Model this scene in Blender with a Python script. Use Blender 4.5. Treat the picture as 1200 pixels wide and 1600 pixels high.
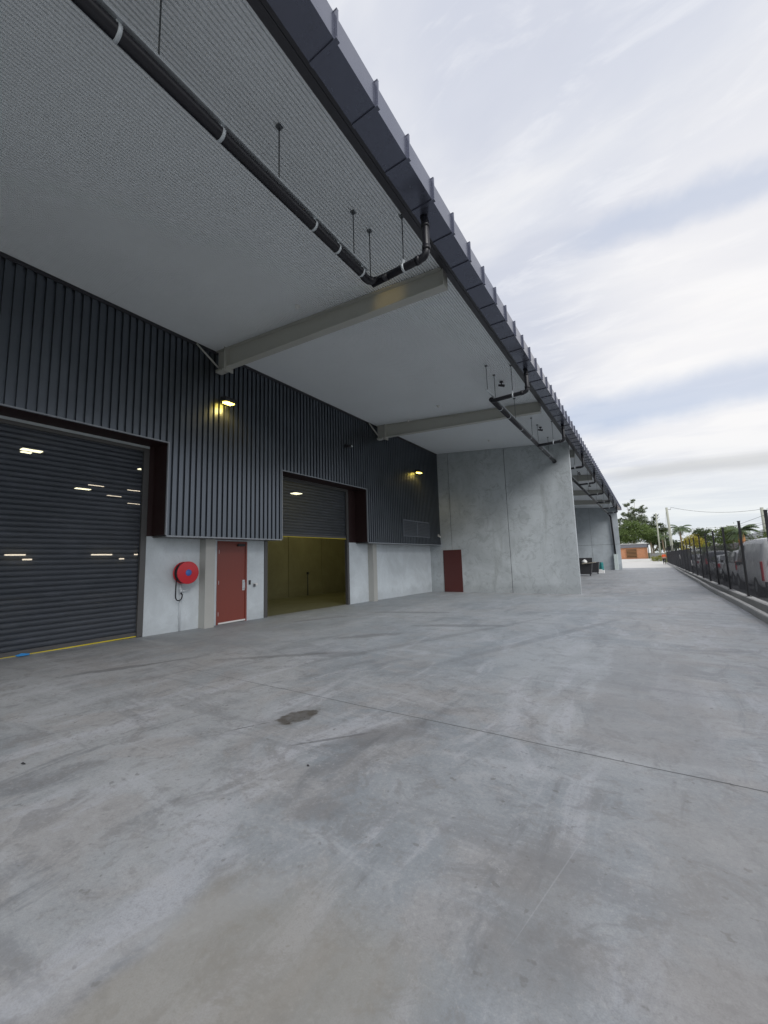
import bpy, bmesh, math, random
from math import sin, cos, pi, radians, tan
from mathutils import Vector, Matrix

# ------------------------------------------------------------------ clear, camera, world, sun
for o in list(bpy.data.objects): bpy.data.objects.remove(o)
S = bpy.context.scene
COL = S.collection
random.seed(7)

H = 1.5
YAW, PITCH, ROLL, FPX = radians(33.081), radians(6.879), radians(-1.796), 622.61
cam_d = bpy.data.cameras.new('camera'); cam = bpy.data.objects.new('camera', cam_d); COL.objects.link(cam); S.camera = cam
fw = Vector((-sin(YAW)*cos(PITCH), cos(YAW)*cos(PITCH), sin(PITCH)))
rt = Vector((cos(YAW), sin(YAW), 0)); up = rt.cross(fw)
r2 = cos(ROLL)*rt + sin(ROLL)*up; u2 = -sin(ROLL)*rt + cos(ROLL)*up
cam.matrix_world = Matrix(((r2.x, u2.x, -fw.x, 0), (r2.y, u2.y, -fw.y, 0), (r2.z, u2.z, -fw.z, H), (0, 0, 0, 1)))
cam_d.sensor_fit = 'HORIZONTAL'; cam_d.sensor_width = 36; cam_d.lens = FPX/1200*36
cam_d.clip_start = 0.05; cam_d.clip_end = 3000
S.render.resolution_x = 768; S.render.resolution_y = 1024

S.view_settings.view_transform = 'Standard'; S.view_settings.look = 'None'; S.view_settings.gamma = 1
S.view_settings.exposure = 0.12
SUN_EL, SUN_AZ = radians(36), radians(122)       # azimuth from +Y towards +X
W = bpy.data.worlds.new('World'); S.world = W; W.use_nodes = True
def world():
    nt = W.node_tree; N = nt.nodes; L = nt.links; N.clear()
    out = N.new('ShaderNodeOutputWorld'); bg = N.new('ShaderNodeBackground'); L.new(bg.outputs[0], out.inputs[0])
    tc = N.new('ShaderNodeTexCoord')
    sky = N.new('ShaderNodeTexSky'); sky.sky_type = 'NISHITA'; sky.sun_disc = False
    sky.sun_elevation = SUN_EL; sky.sun_rotation = SUN_AZ; sky.air_density = 1.0; sky.dust_density = 1.5
    def math_(op, a, b=None, c=None):
        n = N.new('ShaderNodeMath'); n.operation = op
        for i, v in enumerate((a, b, c)):
            if v is None: continue
            if isinstance(v, (int, float)): n.inputs[i].default_value = v
            else: L.new(v, n.inputs[i])
        return n.outputs[0]
    def dot(v, vec):
        n = N.new('ShaderNodeVectorMath'); n.operation = 'DOT_PRODUCT'; L.new(v, n.inputs[0]); n.inputs[1].default_value = vec; return n.outputs['Value']
    def smooth(v, a, b, lo=0., hi=1.):
        n = N.new('ShaderNodeMapRange'); n.interpolation_type = 'SMOOTHSTEP'; L.new(v, n.inputs[0])
        for i, x in enumerate((a, b, lo, hi)): n.inputs[i+1].default_value = x
        return n.outputs[0]
    def mix(f, a, b):
        n = N.new('ShaderNodeMix'); n.data_type = 'RGBA'
        if isinstance(f, (int, float)): n.inputs[0].default_value = f
        else: L.new(f, n.inputs[0])
        for i, v in ((6, a), (7, b)):
            if isinstance(v, tuple): n.inputs[i].default_value = (*v, 1)
            else: L.new(v, n.inputs[i])
        return n.outputs[2]
    g = tc.outputs['Generated']
    sep = N.new('ShaderNodeSeparateXYZ'); L.new(g, sep.inputs[0])
    # cloud deck: direction projected on a plane overhead
    den = math_('ADD', math_('MAXIMUM', sep.outputs[2], 0.0), 0.16)
    px = math_('DIVIDE', sep.outputs[0], den); py = math_('DIVIDE', sep.outputs[1], den)
    cmb = N.new('ShaderNodeCombineXYZ'); L.new(px, cmb.inputs[0]); L.new(py, cmb.inputs[1])
    mp = N.new('ShaderNodeMapping'); L.new(cmb.outputs[0], mp.inputs[0]); mp.inputs['Rotation'].default_value = (0, 0, radians(28)); mp.inputs['Scale'].default_value = (.5, 1.25, 1)
    def noise(vec, sc, det, rough=.55, dist=0.):
        n = N.new('ShaderNodeTexNoise'); L.new(vec, n.inputs['Vector']); n.inputs['Scale'].default_value = sc; n.inputs['Detail'].default_value = det
        n.inputs['Roughness'].default_value = rough; n.inputs['Distortion'].default_value = dist; return n.outputs[0]
    n1 = noise(mp.outputs[0], 1.3, 8, .52, .6)
    n2 = noise(mp.outputs[0], 3.2, 6, .5, .3)
    nw = noise(g, 5.0, 5, .6)
    # two clear streaks (great-circle bands) seen over the yard
    def band(nrm, width, cen, rad0, rad1, amp=.1):
        d = math_('ADD', dot(g, nrm), math_('MULTIPLY', math_('SUBTRACT', nw, .5), amp))
        b = smooth(math_('ABSOLUTE', d), width, width*.15)
        c = smooth(dot(g, cen), rad0, rad1)
        return math_('MULTIPLY', b, c)
    b1 = band(BAND1[0], .05, BAND1[1], .955, .995)
    b2 = band(BAND2[0], .06, BAND2[1], .90, .98, .06)
    b3 = band(BAND3[0], .022, BAND3[1], .975, .995, .02)
    cloud = mix(smooth(n1, .38, .60), (.60, .63, .72), (.83, .835, .855))
    cloud = mix(math_('MULTIPLY', smooth(n2, .46, .60), .5), cloud, (.64, .67, .755))
    n3 = noise(mp.outputs[0], 8.0, 7, .6, .5)
    cloud = mix(math_('MULTIPLY', smooth(n3, .50, .68), .35), cloud, (.86, .87, .90))
    low = smooth(sep.outputs[2], .26, .02)
    cloud = mix(math_('MULTIPLY', low, .6), cloud, (.76, .815, .82))
    cloud = mix(math_('MULTIPLY', smooth(dot(g, GLOW), .93, 1.0), .6), cloud, (.93, .91, .90))
    skyc = N.new('ShaderNodeVectorMath'); skyc.operation = 'SCALE'; L.new(sky.outputs[0], skyc.inputs[0]); skyc.inputs[3].default_value = .10
    blue = mix(.66, skyc.outputs[0], (.44, .56, .80))
    gap = math_('MULTIPLY', math_('MAXIMUM', b1, math_('MULTIPLY', b2, 1.0)), math_('ADD', .12, math_('MULTIPLY', n1, .75)))
    gap = math_('MAXIMUM', gap, math_('MULTIPLY', smooth(n1, .40, .28), .22))
    col = mix(gap, cloud, blue)
    col = mix(math_('MULTIPLY', b3, .65), col, (.56, .57, .58))
    # below the horizon: plain ground tone
    col = mix(smooth(sep.outputs[2], -.005, -.03), col, (.2, .2, .19))
    L.new(col, bg.inputs[0]); bg.inputs[1].default_value = 1.0
BAND1 = ((-0.6267, -0.4443, 0.6402), (.25, .80, .55))
BAND2 = ((0, -.25, .968), (0, 1, .25))
BAND3 = ((0, -.25, .968), (0, 1, .25))
def _dir(px, py):
    v = r2*((px-600)/FPX) - u2*((py-800)/FPX) + fw; return v.normalized()
def _band(p, q):
    a, b = _dir(*p), _dir(*q); return (tuple(a.cross(b).normalized()), tuple((a+b).normalized()))
BAND1 = _band((1000, 345), (1330, 225)); BAND2 = _band((950, 645), (1250, 575)); BAND3 = _band((1010, 738), (1250, 712))
GLOW = tuple(_dir(1190, 470))
world()
sun_d = bpy.data.lights.new('sun', 'SUN'); sun_d.energy = 2.0; sun_d.angle = radians(28); sun_d.color = (1, .985, .96)
sun = bpy.data.objects.new('sun', sun_d); COL.objects.link(sun)
sd = Vector((sin(SUN_AZ)*cos(SUN_EL), cos(SUN_AZ)*cos(SUN_EL), sin(SUN_EL)))
sun.rotation_euler = sd.to_track_quat('Z', 'Y').to_euler()

# ------------------------------------------------------------------ materials
def lin(r, g, b):
    f = lambda c: ((c/255+.055)/1.055)**2.4 if c > 10 else c/255/12.92
    return (f(r), f(g), f(b))
class NT:
    def __init__(s, name):
        s.m = bpy.data.materials.new(name); s.m.use_nodes = True; s.N = s.m.node_tree.nodes; s.L = s.m.node_tree.links
        s.b = s.N['Principled BSDF']; s.out = s.N['Material Output']
        s.tc = s.N.new('ShaderNodeTexCoord').outputs['Object']
    def put(s, v, sock):
        if isinstance(v, (int, float)): sock.default_value = v
        elif isinstance(v, tuple): sock.default_value = v if len(v) == len(sock.default_value) else (*v, 1)
        else: s.L.new(v, sock)
    def map(s, scale=(1, 1, 1), loc=(0, 0, 0), rot=(0, 0, 0), v=None):
        n = s.N.new('ShaderNodeMapping'); s.L.new(v or s.tc, n.inputs[0]); n.inputs['Scale'].default_value = scale
        n.inputs['Location'].default_value = loc; n.inputs['Rotation'].default_value = rot; return n.outputs[0]
    def noise(s, sc, det=4, rough=.55, v=None, dist=0., col=False):
        n = s.N.new('ShaderNodeTexNoise'); s.L.new(v or s.tc, n.inputs['Vector']); n.inputs['Scale'].default_value = sc
        n.inputs['Detail'].default_value = det; n.inputs['Roughness'].default_value = rough; n.inputs['Distortion'].default_value = dist
        return n.outputs[1 if col else 0]
    def math(s, op, a, b=0., c=0.):
        n = s.N.new('ShaderNodeMath'); n.operation = op; s.put(a, n.inputs[0]); s.put(b, n.inputs[1]); s.put(c, n.inputs[2]); return n.outputs[0]
    def ramp(s, v, a, b, lo=0., hi=1.):
        n = s.N.new('ShaderNodeMapRange'); n.interpolation_type = 'SMOOTHSTEP'; s.put(v, n.inputs[0])
        for i, x in enumerate((a, b, lo, hi)): n.inputs[i+1].default_value = x
        return n.outputs[0]
    def mix(s, f, a, b, mode='MIX'):
        n = s.N.new('ShaderNodeMix'); n.data_type = 'RGBA'; n.blend_type = mode; s.put(f, n.inputs[0]); s.put(a, n.inputs[6]); s.put(b, n.inputs[7]); return n.outputs[2]
    def sep(s, v=None):
        n = s.N.new('ShaderNodeSeparateXYZ'); s.L.new(v or s.tc, n.inputs[0]); return n.outputs
    def bump(s, h, st=.3, d=.01):
        n = s.N.new('ShaderNodeBump'); n.inputs['Strength'].default_value = st; n.inputs['Distance'].default_value = d; s.L.new(h, n.inputs['Height']); s.L.new(n.outputs[0], s.b.inputs['Normal'])
    def set(s, **k):
        for a, v in k.items(): s.put(v, s.b.inputs[{'color': 'Base Color', 'rough': 'Roughness', 'metal': 'Metallic', 'spec': 'Specular IOR Level', 'alpha': 'Alpha', 'coat': 'Coat Weight', 'trans': 'Transmission Weight'}[a]])
        return s.m

def paint(name, c, rough=.5, metal=0., var=.12, sc=3., bump=0., spec=.5):
    t = NT(name)
    n = t.noise(sc, 5, .6); n2 = t.noise(sc*9, 3, .6)
    k = t.math('ADD', t.math('MULTIPLY', t.math('SUBTRACT', n, .5), var*2), t.math('MULTIPLY', t.math('SUBTRACT', n2, .5), var))
    d = tuple(x*(1-min(.9, 1.6*var)) for x in c); e = tuple(min(1, x*(1+1.6*var)) for x in c)
    f = t.math('ADD', .5, t.math('MULTIPLY', k, 1/(3.2*var+1e-6)*.9))
    col = t.mix(f, d, e)
    t.set(color=col, rough=t.ramp(n, .2, .8, max(.02, rough-.07), min(1, rough+.07)), metal=metal, spec=spec)
    if bump: t.bump(n2, bump, .004)
    return t.m
def emit(name, c, st):
    t = NT(name); e = t.N.new('ShaderNodeEmission'); e.inputs[0].default_value = (*c, 1); e.inputs[1].default_value = st
    t.L.new(e.outputs[0], t.out.inputs[0]); return t.m

def mat_yard():
    t = NT('yard_concrete')
    v = t.map((1, 1, 1))
    big = t.noise(.30, 7, .62, v, 1.0); big2 = t.noise(.75, 7, .62, t.map(loc=(31, 7, 0)), 1.2)
    sY = t.noise(1.5, 8, .66, t.map((1.5, .42, 1), rot=(0, 0, radians(-20))), .9)
    sX = t.noise(1.2, 8, .66, t.map((.30, 1.5, 1), loc=(9, 2, 0), rot=(0, 0, radians(10))), .8)
    blo = t.noise(3.4, 8, .68, v, .8); mott = t.noise(11, 6, .7, v, .4); fine = t.noise(42, 5, .72, v); grain = t.noise(170, 2, .6, v)
    c = t.mix(t.ramp(big, .36, .64), (.25, .278, .305), (.375, .39, .405))
    c = t.mix(t.math('MULTIPLY', t.ramp(big2, .49, .60), .5), c, (.335, .318, .31))
    c = t.mix(t.math('MULTIPLY', t.ramp(sY, .50, .64), .80), c, (.43, .445, .48))
    c = t.mix(t.math('MULTIPLY', t.ramp(sY, .46, .33), .8), c, (.19, .20, .215))
    c = t.mix(t.math('MULTIPLY', t.ramp(sX, .54, .68), .55), c, (.46, .48, .51))
    c = t.mix(t.math('MULTIPLY', t.ramp(sX, .45, .34), .60), c, (.225, .235, .25))
    c = t.mix(t.math('MULTIPLY', t.ramp(blo, .52, .64), .50), c, (.20, .20, .205))
    c = t.mix(t.math('MULTIPLY', t.ramp(blo, .46, .34), .38), c, (.44, .445, .46))
    c = t.mix(t.math('MULTIPLY', t.ramp(mott, .52, .68), .50), c, (.23, .225, .22))
    c = t.mix(t.math('MULTIPLY', t.ramp(fine, .50, .75), .45), c, (.50, .50, .50))
    c = t.mix(t.math('MULTIPLY', t.ramp(fine, .48, .28), .45), c, (.20, .20, .205))
    c = t.mix(t.math('MULTIPLY', t.ramp(grain, .35, .7), .30), c, (.22, .22, .22))
    pit = t.noise(14, 3, .5, t.map(loc=(5, 5, 0)))
    c = t.mix(t.math('MULTIPLY', t.ramp(pit, .68, .74), .5), c, (.14, .135, .13))
    mid = sY
    # dark patch with its own edges (wet-cured strip), tyre marks, oil spot
    sp = t.sep(); wob = t.math('MULTIPLY', t.math('SUBTRACT', t.noise(1.3, 5, .6), .5), .45)
    X = t.math('ADD', sp[0], wob); Y = t.math('ADD', sp[1], t.math('MULTIPLY', wob, 1.5))
    def rect(x0, x1, y0, y1, e):
        a = t.math('MULTIPLY', t.ramp(X, x0-e*.3, x0+e*.3), t.ramp(X, x1+e, x1-e)); b = t.math('MULTIPLY', t.ramp(Y, y0-e, y0+e), t.ramp(Y, y1+e, y1-e)); return t.math('MULTIPLY', a, b)
    c = t.mix(t.math('MULTIPLY', rect(-.58, .35, 3.6, 7.6, .14), .42), c, (.235, .235, .24))
    c = t.mix(t.math('MULTIPLY', rect(-.66, -.36, 1.45, 2.3, .10), .40), c, (.19, .185, .18))
    c = t.mix(t.math('MULTIPLY', rect(-1.75, -.8, .1, 1.45, .22), .55), c, (.29, .268, .225))
    c = t.mix(t.math('MULTIPLY', rect(-9.3, -.6, 5.2, 17.5, 1.2), .28), c, (.36, .42, .48))  # bluish cast of the middle slab, partly light, put into the colour
    c = t.mix(t.math('MULTIPLY', rect(-9.4, -5.5, 1.5, 7.5, 1.3), .30), c, (.20, .205, .215))  # shade on the slab towards the doors, painted as a darker tone
    c = t.mix(t.math('MULTIPLY', rect(-.1, 1.9, .6, 3.2, .5), .30), c, (.31, .285, .26))
    def spot(x, y, rx, ry, rot=0., amp=.5, sc=7., e=.25):
        q = t.map((1/rx, 1/ry, 0), v=t.map(v=t.map((1, 1, 0), loc=(-x, -y, 0)), rot=(0, 0, -rot)))
        n = t.N.new('ShaderNodeVectorMath'); n.operation = 'LENGTH'; t.L.new(q, n.inputs[0])
        d = t.math('ADD', n.outputs['Value'], t.math('MULTIPLY', t.math('SUBTRACT', t.noise(sc, 5, .65, dist=.6), .5), amp*2))
        return t.ramp(d, 1+e, 1-e)
    wet = spot(-2.97, 2.92, .12, .23, -.1, .95, 6, .16)
    c = t.mix(t.math('MULTIPLY', spot(-2.99, 2.90, .20, .34, -.1, .8, 5, .5), .35), c, (.17, .165, .16))
    c = t.mix(t.math('MULTIPLY', wet, t.ramp(t.noise(13, 5, .6), .35, .65, .55, .88)), c, (.085, .075, .065))
    for (x, y, rx, ry, r, k) in ((-3.2, 2.47, .10, .008, 1.08, .85), (-3.12, 2.62, .06, .008, 1.1, .7), (-6.70, 2.95, .45, .10, 1.2, .6), (-6.5, 3.5, .35, .05, 1.3, .5),
                             (-2.34, 2.70, .36, .018, .9, .55), (-4.9, 6.8, .7, .16, .9, .4), (-3.7, 8.8, 1.0, .2, .4, .35), (.28, 1.75, .10, .05, .9, .5), (-2.0, 3.0, .5, .16, 1.0, .4), (-6.2, 10.5, 1.3, .2, .3, .35), (-1.75, 1.9, .2, .09, .8, .3), (-3.4, 7.5, 3.6, .10, 1.25, .22), (-1.7, 8.2, 3.6, .10, 1.25, .2), (-5.2, 4.6, 1.0, .08, .75, .4), (-4.4, 5.2, .5, .22, .5, .3), (-7.6, 8.4, .9, .14, 1.2, .3)):
        c = t.mix(t.math('MULTIPLY', spot(x, y, rx, ry, r, .7, 6., .35), k), c, (.11, .11, .115))
    for (x, y, rx, ry, r, k) in ((-.48, 2.08, .42, .003, 1.38, .17), (-1.75, 1.0, .6, .10, 1.15, .14)):
        c = t.mix(t.math('MULTIPLY', spot(x, y, rx, ry, r, .35, 5., .5), k), c, (.56, .57, .60))
    t.set(color=c, rough=t.math('SUBTRACT', t.ramp(mid, .3, .7, .52, .68), t.math('MULTIPLY', wet, .3)), spec=.5)
    t.bump(t.math('ADD', t.math('MULTIPLY', fine, .6), t.math('MULTIPLY', blo, .6)), .22, .006)
    return t.m
def mat_precast(name, base, seed=0, stain=.5):
    t = NT(name)
    v = t.map(loc=(seed*3.1, seed*1.7, seed)); big = t.noise(.55, 6, .6, v, 1.0); mid = t.noise(1.8, 7, .65, v, 1.4); vert = t.noise(1.0, 5, .6, t.map((2.2, 2.2, .35), loc=(seed, 0, 2)), .6)
    fine = t.noise(30, 4, .7, v)
    hi = tuple(x*1.10 for x in base); lo = tuple(x*.86 for x in base)
    c = t.mix(t.ramp(big, .32, .68), lo, hi)
    c = t.mix(t.math('MULTIPLY', t.ramp(mid, .54, .64), .22*stain*2), c, tuple(x*.66 for x in base))
    c = t.mix(t.math('MULTIPLY', t.ramp(mid, .47, .38), .14), c, tuple(x*1.25 for x in base))
    c = t.mix(t.math('MULTIPLY', t.ramp(vert, .52, .7), .35*stain*2), c, tuple(x*f for x, f in zip(base, (.72, .72, .70))))
    crack = t.math('ABSOLUTE', t.math('SUBTRACT', t.noise(.9, 5, .6, t.map(loc=(seed+7, 2, 5)), 1.5), .5))
    c = t.mix(t.math('MULTIPLY', t.ramp(crack, .012, .002), .35*stain), c, tuple(x*.45 for x in base))
    c = t.mix(t.math('MULTIPLY', t.ramp(fine, .35, .75), .25), c, tuple(x*.8 for x in base))
    dz = t.math('ADD', t.sep()[2], t.math('MULTIPLY', t.noise(2.5, 5, .65, v), -.7)); c = t.mix(t.math('MULTIPLY', t.ramp(dz, .02, -.35), .35), c, tuple(x*.55 for x in base))
    pit = t.noise(22, 2, .5, v); c = t.mix(t.math('MULTIPLY', t.ramp(pit, .73, .78), .5), c, tuple(x*.4 for x in base))
    t.set(color=c, rough=.72, spec=.35); t.bump(t.math('ADD', fine, big), .15, .004)
    return t.m
def mat_clad(name, c, rough):
    t = NT(name)
    n = t.noise(1.2, 4, .6); s = t.noise(2.0, 4, .6, t.map((3, 3, .25)))
    col = t.mix(t.ramp(n, .3, .7), tuple(x*.94 for x in c), tuple(x*1.06 for x in c))
    col = t.mix(t.math('MULTIPLY', t.ramp(s, .5, .75), .12), col, tuple(x*1.3 for x in c))
    t.set(color=col, rough=t.ramp(n, .3, .7, rough-.02, rough+.04), spec=.6, metal=.85); return t.m
def mat_leaf(name, a, b, sc=.6):
    t = NT(name)
    n = t.noise(sc, 3, .6); n2 = t.noise(sc*11, 2, .6)
    c = t.mix(t.ramp(n, .35, .65), a, b); c = t.mix(t.math('MULTIPLY', t.ramp(n2, .4, .7), .5), c, tuple(x*.55 for x in a))
    t.set(color=c, rough=.6, spec=.3)
    tr = t.N.new('ShaderNodeBsdfTranslucent'); t.put(c, tr.inputs[0]); ad = t.N.new('ShaderNodeMixShader'); ad.inputs[0].default_value = .25
    t.L.new(t.b.outputs[0], ad.inputs[1]); t.L.new(tr.outputs[0], ad.inputs[2]); t.L.new(ad.outputs[0], t.out.inputs[0]); return t.m
def mat_curtain(name):
    t = NT(name)
    n = t.noise(.8, 4, .6); s = t.noise(1.2, 4, .6, t.map((1, 1.5, 9)))
    col = t.mix(t.ramp(n, .3, .7), (.042, .050, .064), (.057, .066, .083)); col = t.mix(t.math('MULTIPLY', t.ramp(s, .5, .7), .4), col, (.09, .10, .125))
    t.set(color=col, rough=.40, metal=.3, spec=.6)
    tr = t.N.new('ShaderNodeBsdfTransparent'); mx = t.N.new('ShaderNodeMixShader'); mx.inputs[0].default_value = .11   # finely perforated slats
    t.L.new(t.b.outputs[0], mx.inputs[1]); t.L.new(tr.outputs[0], mx.inputs[2]); t.L.new(mx.outputs[0], t.out.inputs[0]); return t.m
def mat_brick(name):
    t = NT(name)
    b = t.N.new('ShaderNodeTexBrick'); t.L.new(t.map(rot=(pi/2, 0, 0)), b.inputs['Vector']); b.inputs['Scale'].default_value = 1
    b.inputs['Brick Width'].default_value = .24; b.inputs['Row Height'].default_value = .086; b.inputs['Mortar Size'].default_value = .006
    b.inputs['Color1'].default_value = (.56, .235, .10, 1); b.inputs['Color2'].default_value = (.46, .18, .08, 1); b.inputs['Mortar'].default_value = (.45, .38, .3, 1)
    t.set(color=b.outputs[0], rough=.85); return t.m

M = {}
M['yard'] = mat_yard()
M['wall'] = mat_precast('dado_concrete', (.60, .65, .685), 1, .25)
M['wing'] = mat_precast('precast_concrete', (.45, .485, .505), 4, 1.1)
M['wing_far'] = mat_precast('precast_concrete_far', (.42, .46, .49), 9, .3)
M['inner_wall'] = mat_precast('interior_concrete', (.31, .30, .18), 6, .3)  # concrete with the dim yellow lamp light painted in as olive
M['kerb'] = mat_precast('kerb_concrete', (.46, .46, .45), 3, .5)
M['clad'] = mat_clad('dark_cladding', (.15, .166, .19), .30)
M['trim'] = paint('cladding_trim', (.30, .32, .35), .35, .3)
M['vent'] = paint('vent_paint', (.15, .165, .19), .4, .2)
M['gutter'] = paint('dark_gutter_paint', (.15, .16, .21), .25, .6, .02)
M['fascia'] = paint('fascia_paint', (.05, .05, .058), .4, .2, .1)
M['soffit'] = paint('soffit_sheet', (.82, .85, .865), .5, 0., .05, .8)
M['beam'] = paint('beam_paint', (.49, .49, .455), .5, .1, .06, 1.5)
M['column'] = paint('column_paint', (.42, .42, .40), .55, 0, .08)
M['reveal'] = paint('maroon_lining', (.022, .007, .007), .6, 0, .15)
M['jamb'] = paint('door_guide_steel', (.10, .098, .098), .45, .3, .12)
M['curtain'] = mat_curtain('shutter_slat')
M['yellow'] = paint('safety_yellow', (.62, .5, .03), .6)
M['reddoor'] = paint('oxide_red_paint', (.215, .050, .036), .42, 0, .06, 1.2)
M['reddoor2'] = paint('dull_maroon_paint', (.085, .020, .018), .5, 0, .08, 1.2)
M['steel'] = paint('galvanised_steel', (.60, .64, .67), .45, .15, .12, 12)
M['darksteel'] = paint('dull_steel_rod', (.12, .13, .14), .5, .5)
M['black'] = paint('black_pipe', (.010, .010, .015), .42, 0, .2, 5)
M['blackplastic'] = paint('black_plastic', (.03, .03, .034), .55)
M['white'] = paint('white_plastic', (.75, .75, .74), .45)
M['red'] = paint('hose_reel_red', (.55, .018, .03), .35)
M['blue'] = paint('hub_blue', (.05, .13, .42), .45)
M['tape'] = paint('blue_tape', (.05, .32, .75), .6)
M['inner_roof'] = paint('interior_roof', (.10, .10, .095), .8)
M['lens'] = emit('lamp_lens', (1, .74, .12), 9)
M['bay'] = emit('high_bay_lens', (1, .93, .62), 13)
M['tube'] = emit('strip_lens', (1, .86, .66), 8)
M['roofsheet'] = paint('roof_sheet', (.25, .26, .28), .5, .3)
M['seal'] = paint('joint_sealant', (.12, .125, .13), .8)
M['fence'] = paint('fence_black', (.012, .012, .014), .5)
M['mesh'] = paint('fence_wire_black', (.022, .023, .03), .55)
M['asphalt'] = paint('car_park_asphalt', (.055, .055, .058), .9, 0, .3, 2, .4)
M['grass'] = mat_leaf('verge_grass', (.09, .12, .04), (.16, .17, .07), .15)
M['gravel'] = paint('drain_gravel', (.12, .115, .105), .95, 0, .5, 9, .6)
M['drive'] = paint('sunlit_driveway', (.62, .61, .58), .8, 0, .08, .3)  # pale concrete, with the far ground's sunlit brightness put into its colour
M['inner_floor'] = paint('olive_lit_floor', (.15, .15, .085), .45, 0, .1, .6)  # slab sheet coloured dark olive to carry the dim interior light
M['slab_in'] = paint('interior_floor', (.22, .22, .20), .5, 0, .2, .8)

# ------------------------------------------------------------------ mesh helpers
def tag(o, label=None, cat=None, group=None, kind=None):
    if label: o['label'] = label
    if cat: o['category'] = cat
    if group: o['group'] = group
    if kind: o['kind'] = kind
    return o
def thing(name, loc=(0, 0, 0), label=None, cat=None, group=None, rz=0):
    o = bpy.data.objects.new(name, None); COL.objects.link(o); o.location = loc; o.rotation_euler = (0, 0, rz); o.empty_display_size = .3
    return tag(o, label, cat, group)
def copy_tree(o, parent=None):
    c = o.copy(); COL.objects.link(c); c.parent = parent
    for ch in [x for x in bpy.data.objects if x.parent == o]:
        copy_tree(ch, c)
    return c
class MB:
    def __init__(s): s.v = []; s.f = []; s.smooth = []
    def add(s, vs, fs, sm=False):
        n = len(s.v); s.v += [tuple(v) for v in vs]; s.f += [tuple(i+n for i in f) for f in fs]; s.smooth += [sm]*len(fs); return s
    def box(s, x0, x1, y0, y1, z0, z1):
        vs = [(x, y, z) for z in (z0, z1) for y in (y0, y1) for x in (x0, x1)]
        return s.add(vs, [(0, 2, 3, 1), (4, 5, 7, 6), (0, 1, 5, 4), (2, 6, 7, 3), (0, 4, 6, 2), (1, 3, 7, 5)])
    def quad(s, a, b, c, d): return s.add([a, b, c, d], [(0, 1, 2, 3)])
    def prism(s, poly, axis, a0, a1):
        """poly: 2D points extruded along axis 'x' (y,z) or 'y' (x,z) or 'z' (x,y)"""
        P = {'x': lambda p, a: (a, p[0], p[1]), 'y': lambda p, a: (p[0], a, p[1]), 'z': lambda p, a: (p[0], p[1], a)}[axis]
        n = len(poly); vs = [P(p, a0) for p in poly]+[P(p, a1) for p in poly]
        return s.add(vs, [tuple(range(n)), tuple(range(2*n-1, n-1, -1))]+[(i, i+n, (i+1) % n+n, (i+1) % n) for i in range(n)])
    def tube(s, pts, r, seg=12, cap=True):
        pts = [Vector(p) for p in pts]; rs = r if isinstance(r, (list, tuple)) else [r]*len(pts)
        n0 = len(s.v); prev = None; vs = []; fs = []
        for i, p in enumerate(pts):
            d = (pts[min(i+1, len(pts)-1)]-pts[max(i-1, 0)]).normalized()
            if prev is None:
                a = Vector((0, 0, 1)) if abs(d.z) < .9 else Vector((1, 0, 0)); u = d.cross(a).normalized()
            else: u = (prev-d*prev.dot(d)).normalized()
            prev = u; w = d.cross(u)
            for k in range(seg):
                t = 2*pi*k/seg; vs.append(p+(u*cos(t)+w*sin(t))*rs[i])
        for i in range(len(pts)-1):
            for k in range(seg):
                k2 = (k+1) % seg; fs.append((i*seg+k, i*seg+k2, (i+1)*seg+k2, (i+1)*seg+k))
        s.add(vs, fs, True)
        if cap:
            s.f.append(tuple(n0+k for k in range(seg))[::-1]); s.f.append(tuple(n0+(len(pts)-1)*seg+k for k in range(seg))); s.smooth += [False, False]
        return s
    def lathe(s, prof, o, axis='z', seg=28):
        """prof: (radius, height) about axis through o"""
        vs = []; fs = []; n = len(prof)
        for k in range(seg):
            t = 2*pi*k/seg
            for r, h in prof:
                a, b = r*cos(t), r*sin(t)
                vs.append({'z': (o[0]+a, o[1]+b, o[2]+h), 'x': (o[0]+h, o[1]+a, o[2]+b), 'y': (o[0]+a, o[1]+h, o[2]+b)}[axis])
        for k in range(seg):
            k2 = (k+1) % seg
            for i in range(n-1): fs.append((k*n+i, k2*n+i, k2*n+i+1, k*n+i+1))
        return s.add(vs, fs, True)
    def build(s, name, mat, parent=None, bevel=0., label=None):
        me = bpy.data.meshes.new(name); off = Vector((0, 0, 0)); p = parent
        while p is not None: off += p.location; p = p.parent
        me.from_pydata([(v[0]-off.x, v[1]-off.y, v[2]-off.z) for v in s.v], [], s.f); me.polygons.foreach_set('use_smooth', s.smooth)
        me.validate(); me.update()
        bm = bmesh.new(); bm.from_mesh(me); bmesh.ops.recalc_face_normals(bm, faces=bm.faces); bm.to_mesh(me); bm.free()
        me.materials.append(mat); o = bpy.data.objects.new(name, me); COL.objects.link(o)
        if parent: o.parent = parent
        if bevel:
            m = o.modifiers.new('bevel', 'BEVEL'); m.width = bevel; m.segments = 2; m.limit_method = 'ANGLE'; m.angle_limit = radians(40)
        if label: o['label'] = label
        return o
def box(name, mat, parent, *b, bevel=0., label=None): return MB().box(*b).build(name, mat, parent, bevel, label)
def bend(a, b, c, r, n=6):
    a, b, c = Vector(a), Vector(b), Vector(c); u = (a-b).normalized(); w = (c-b).normalized(); p, q = b+u*r, b+w*r
    return [p*(1-t)**2+b*2*t*(1-t)+q*t*t for t in [i/n for i in range(n+1)]]

def gz(y):
    if y < 19: return -.0125*(max(y, -10)-5)
    if y < 80: return -.175-.0045*(y-19)
    return -.45

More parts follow.
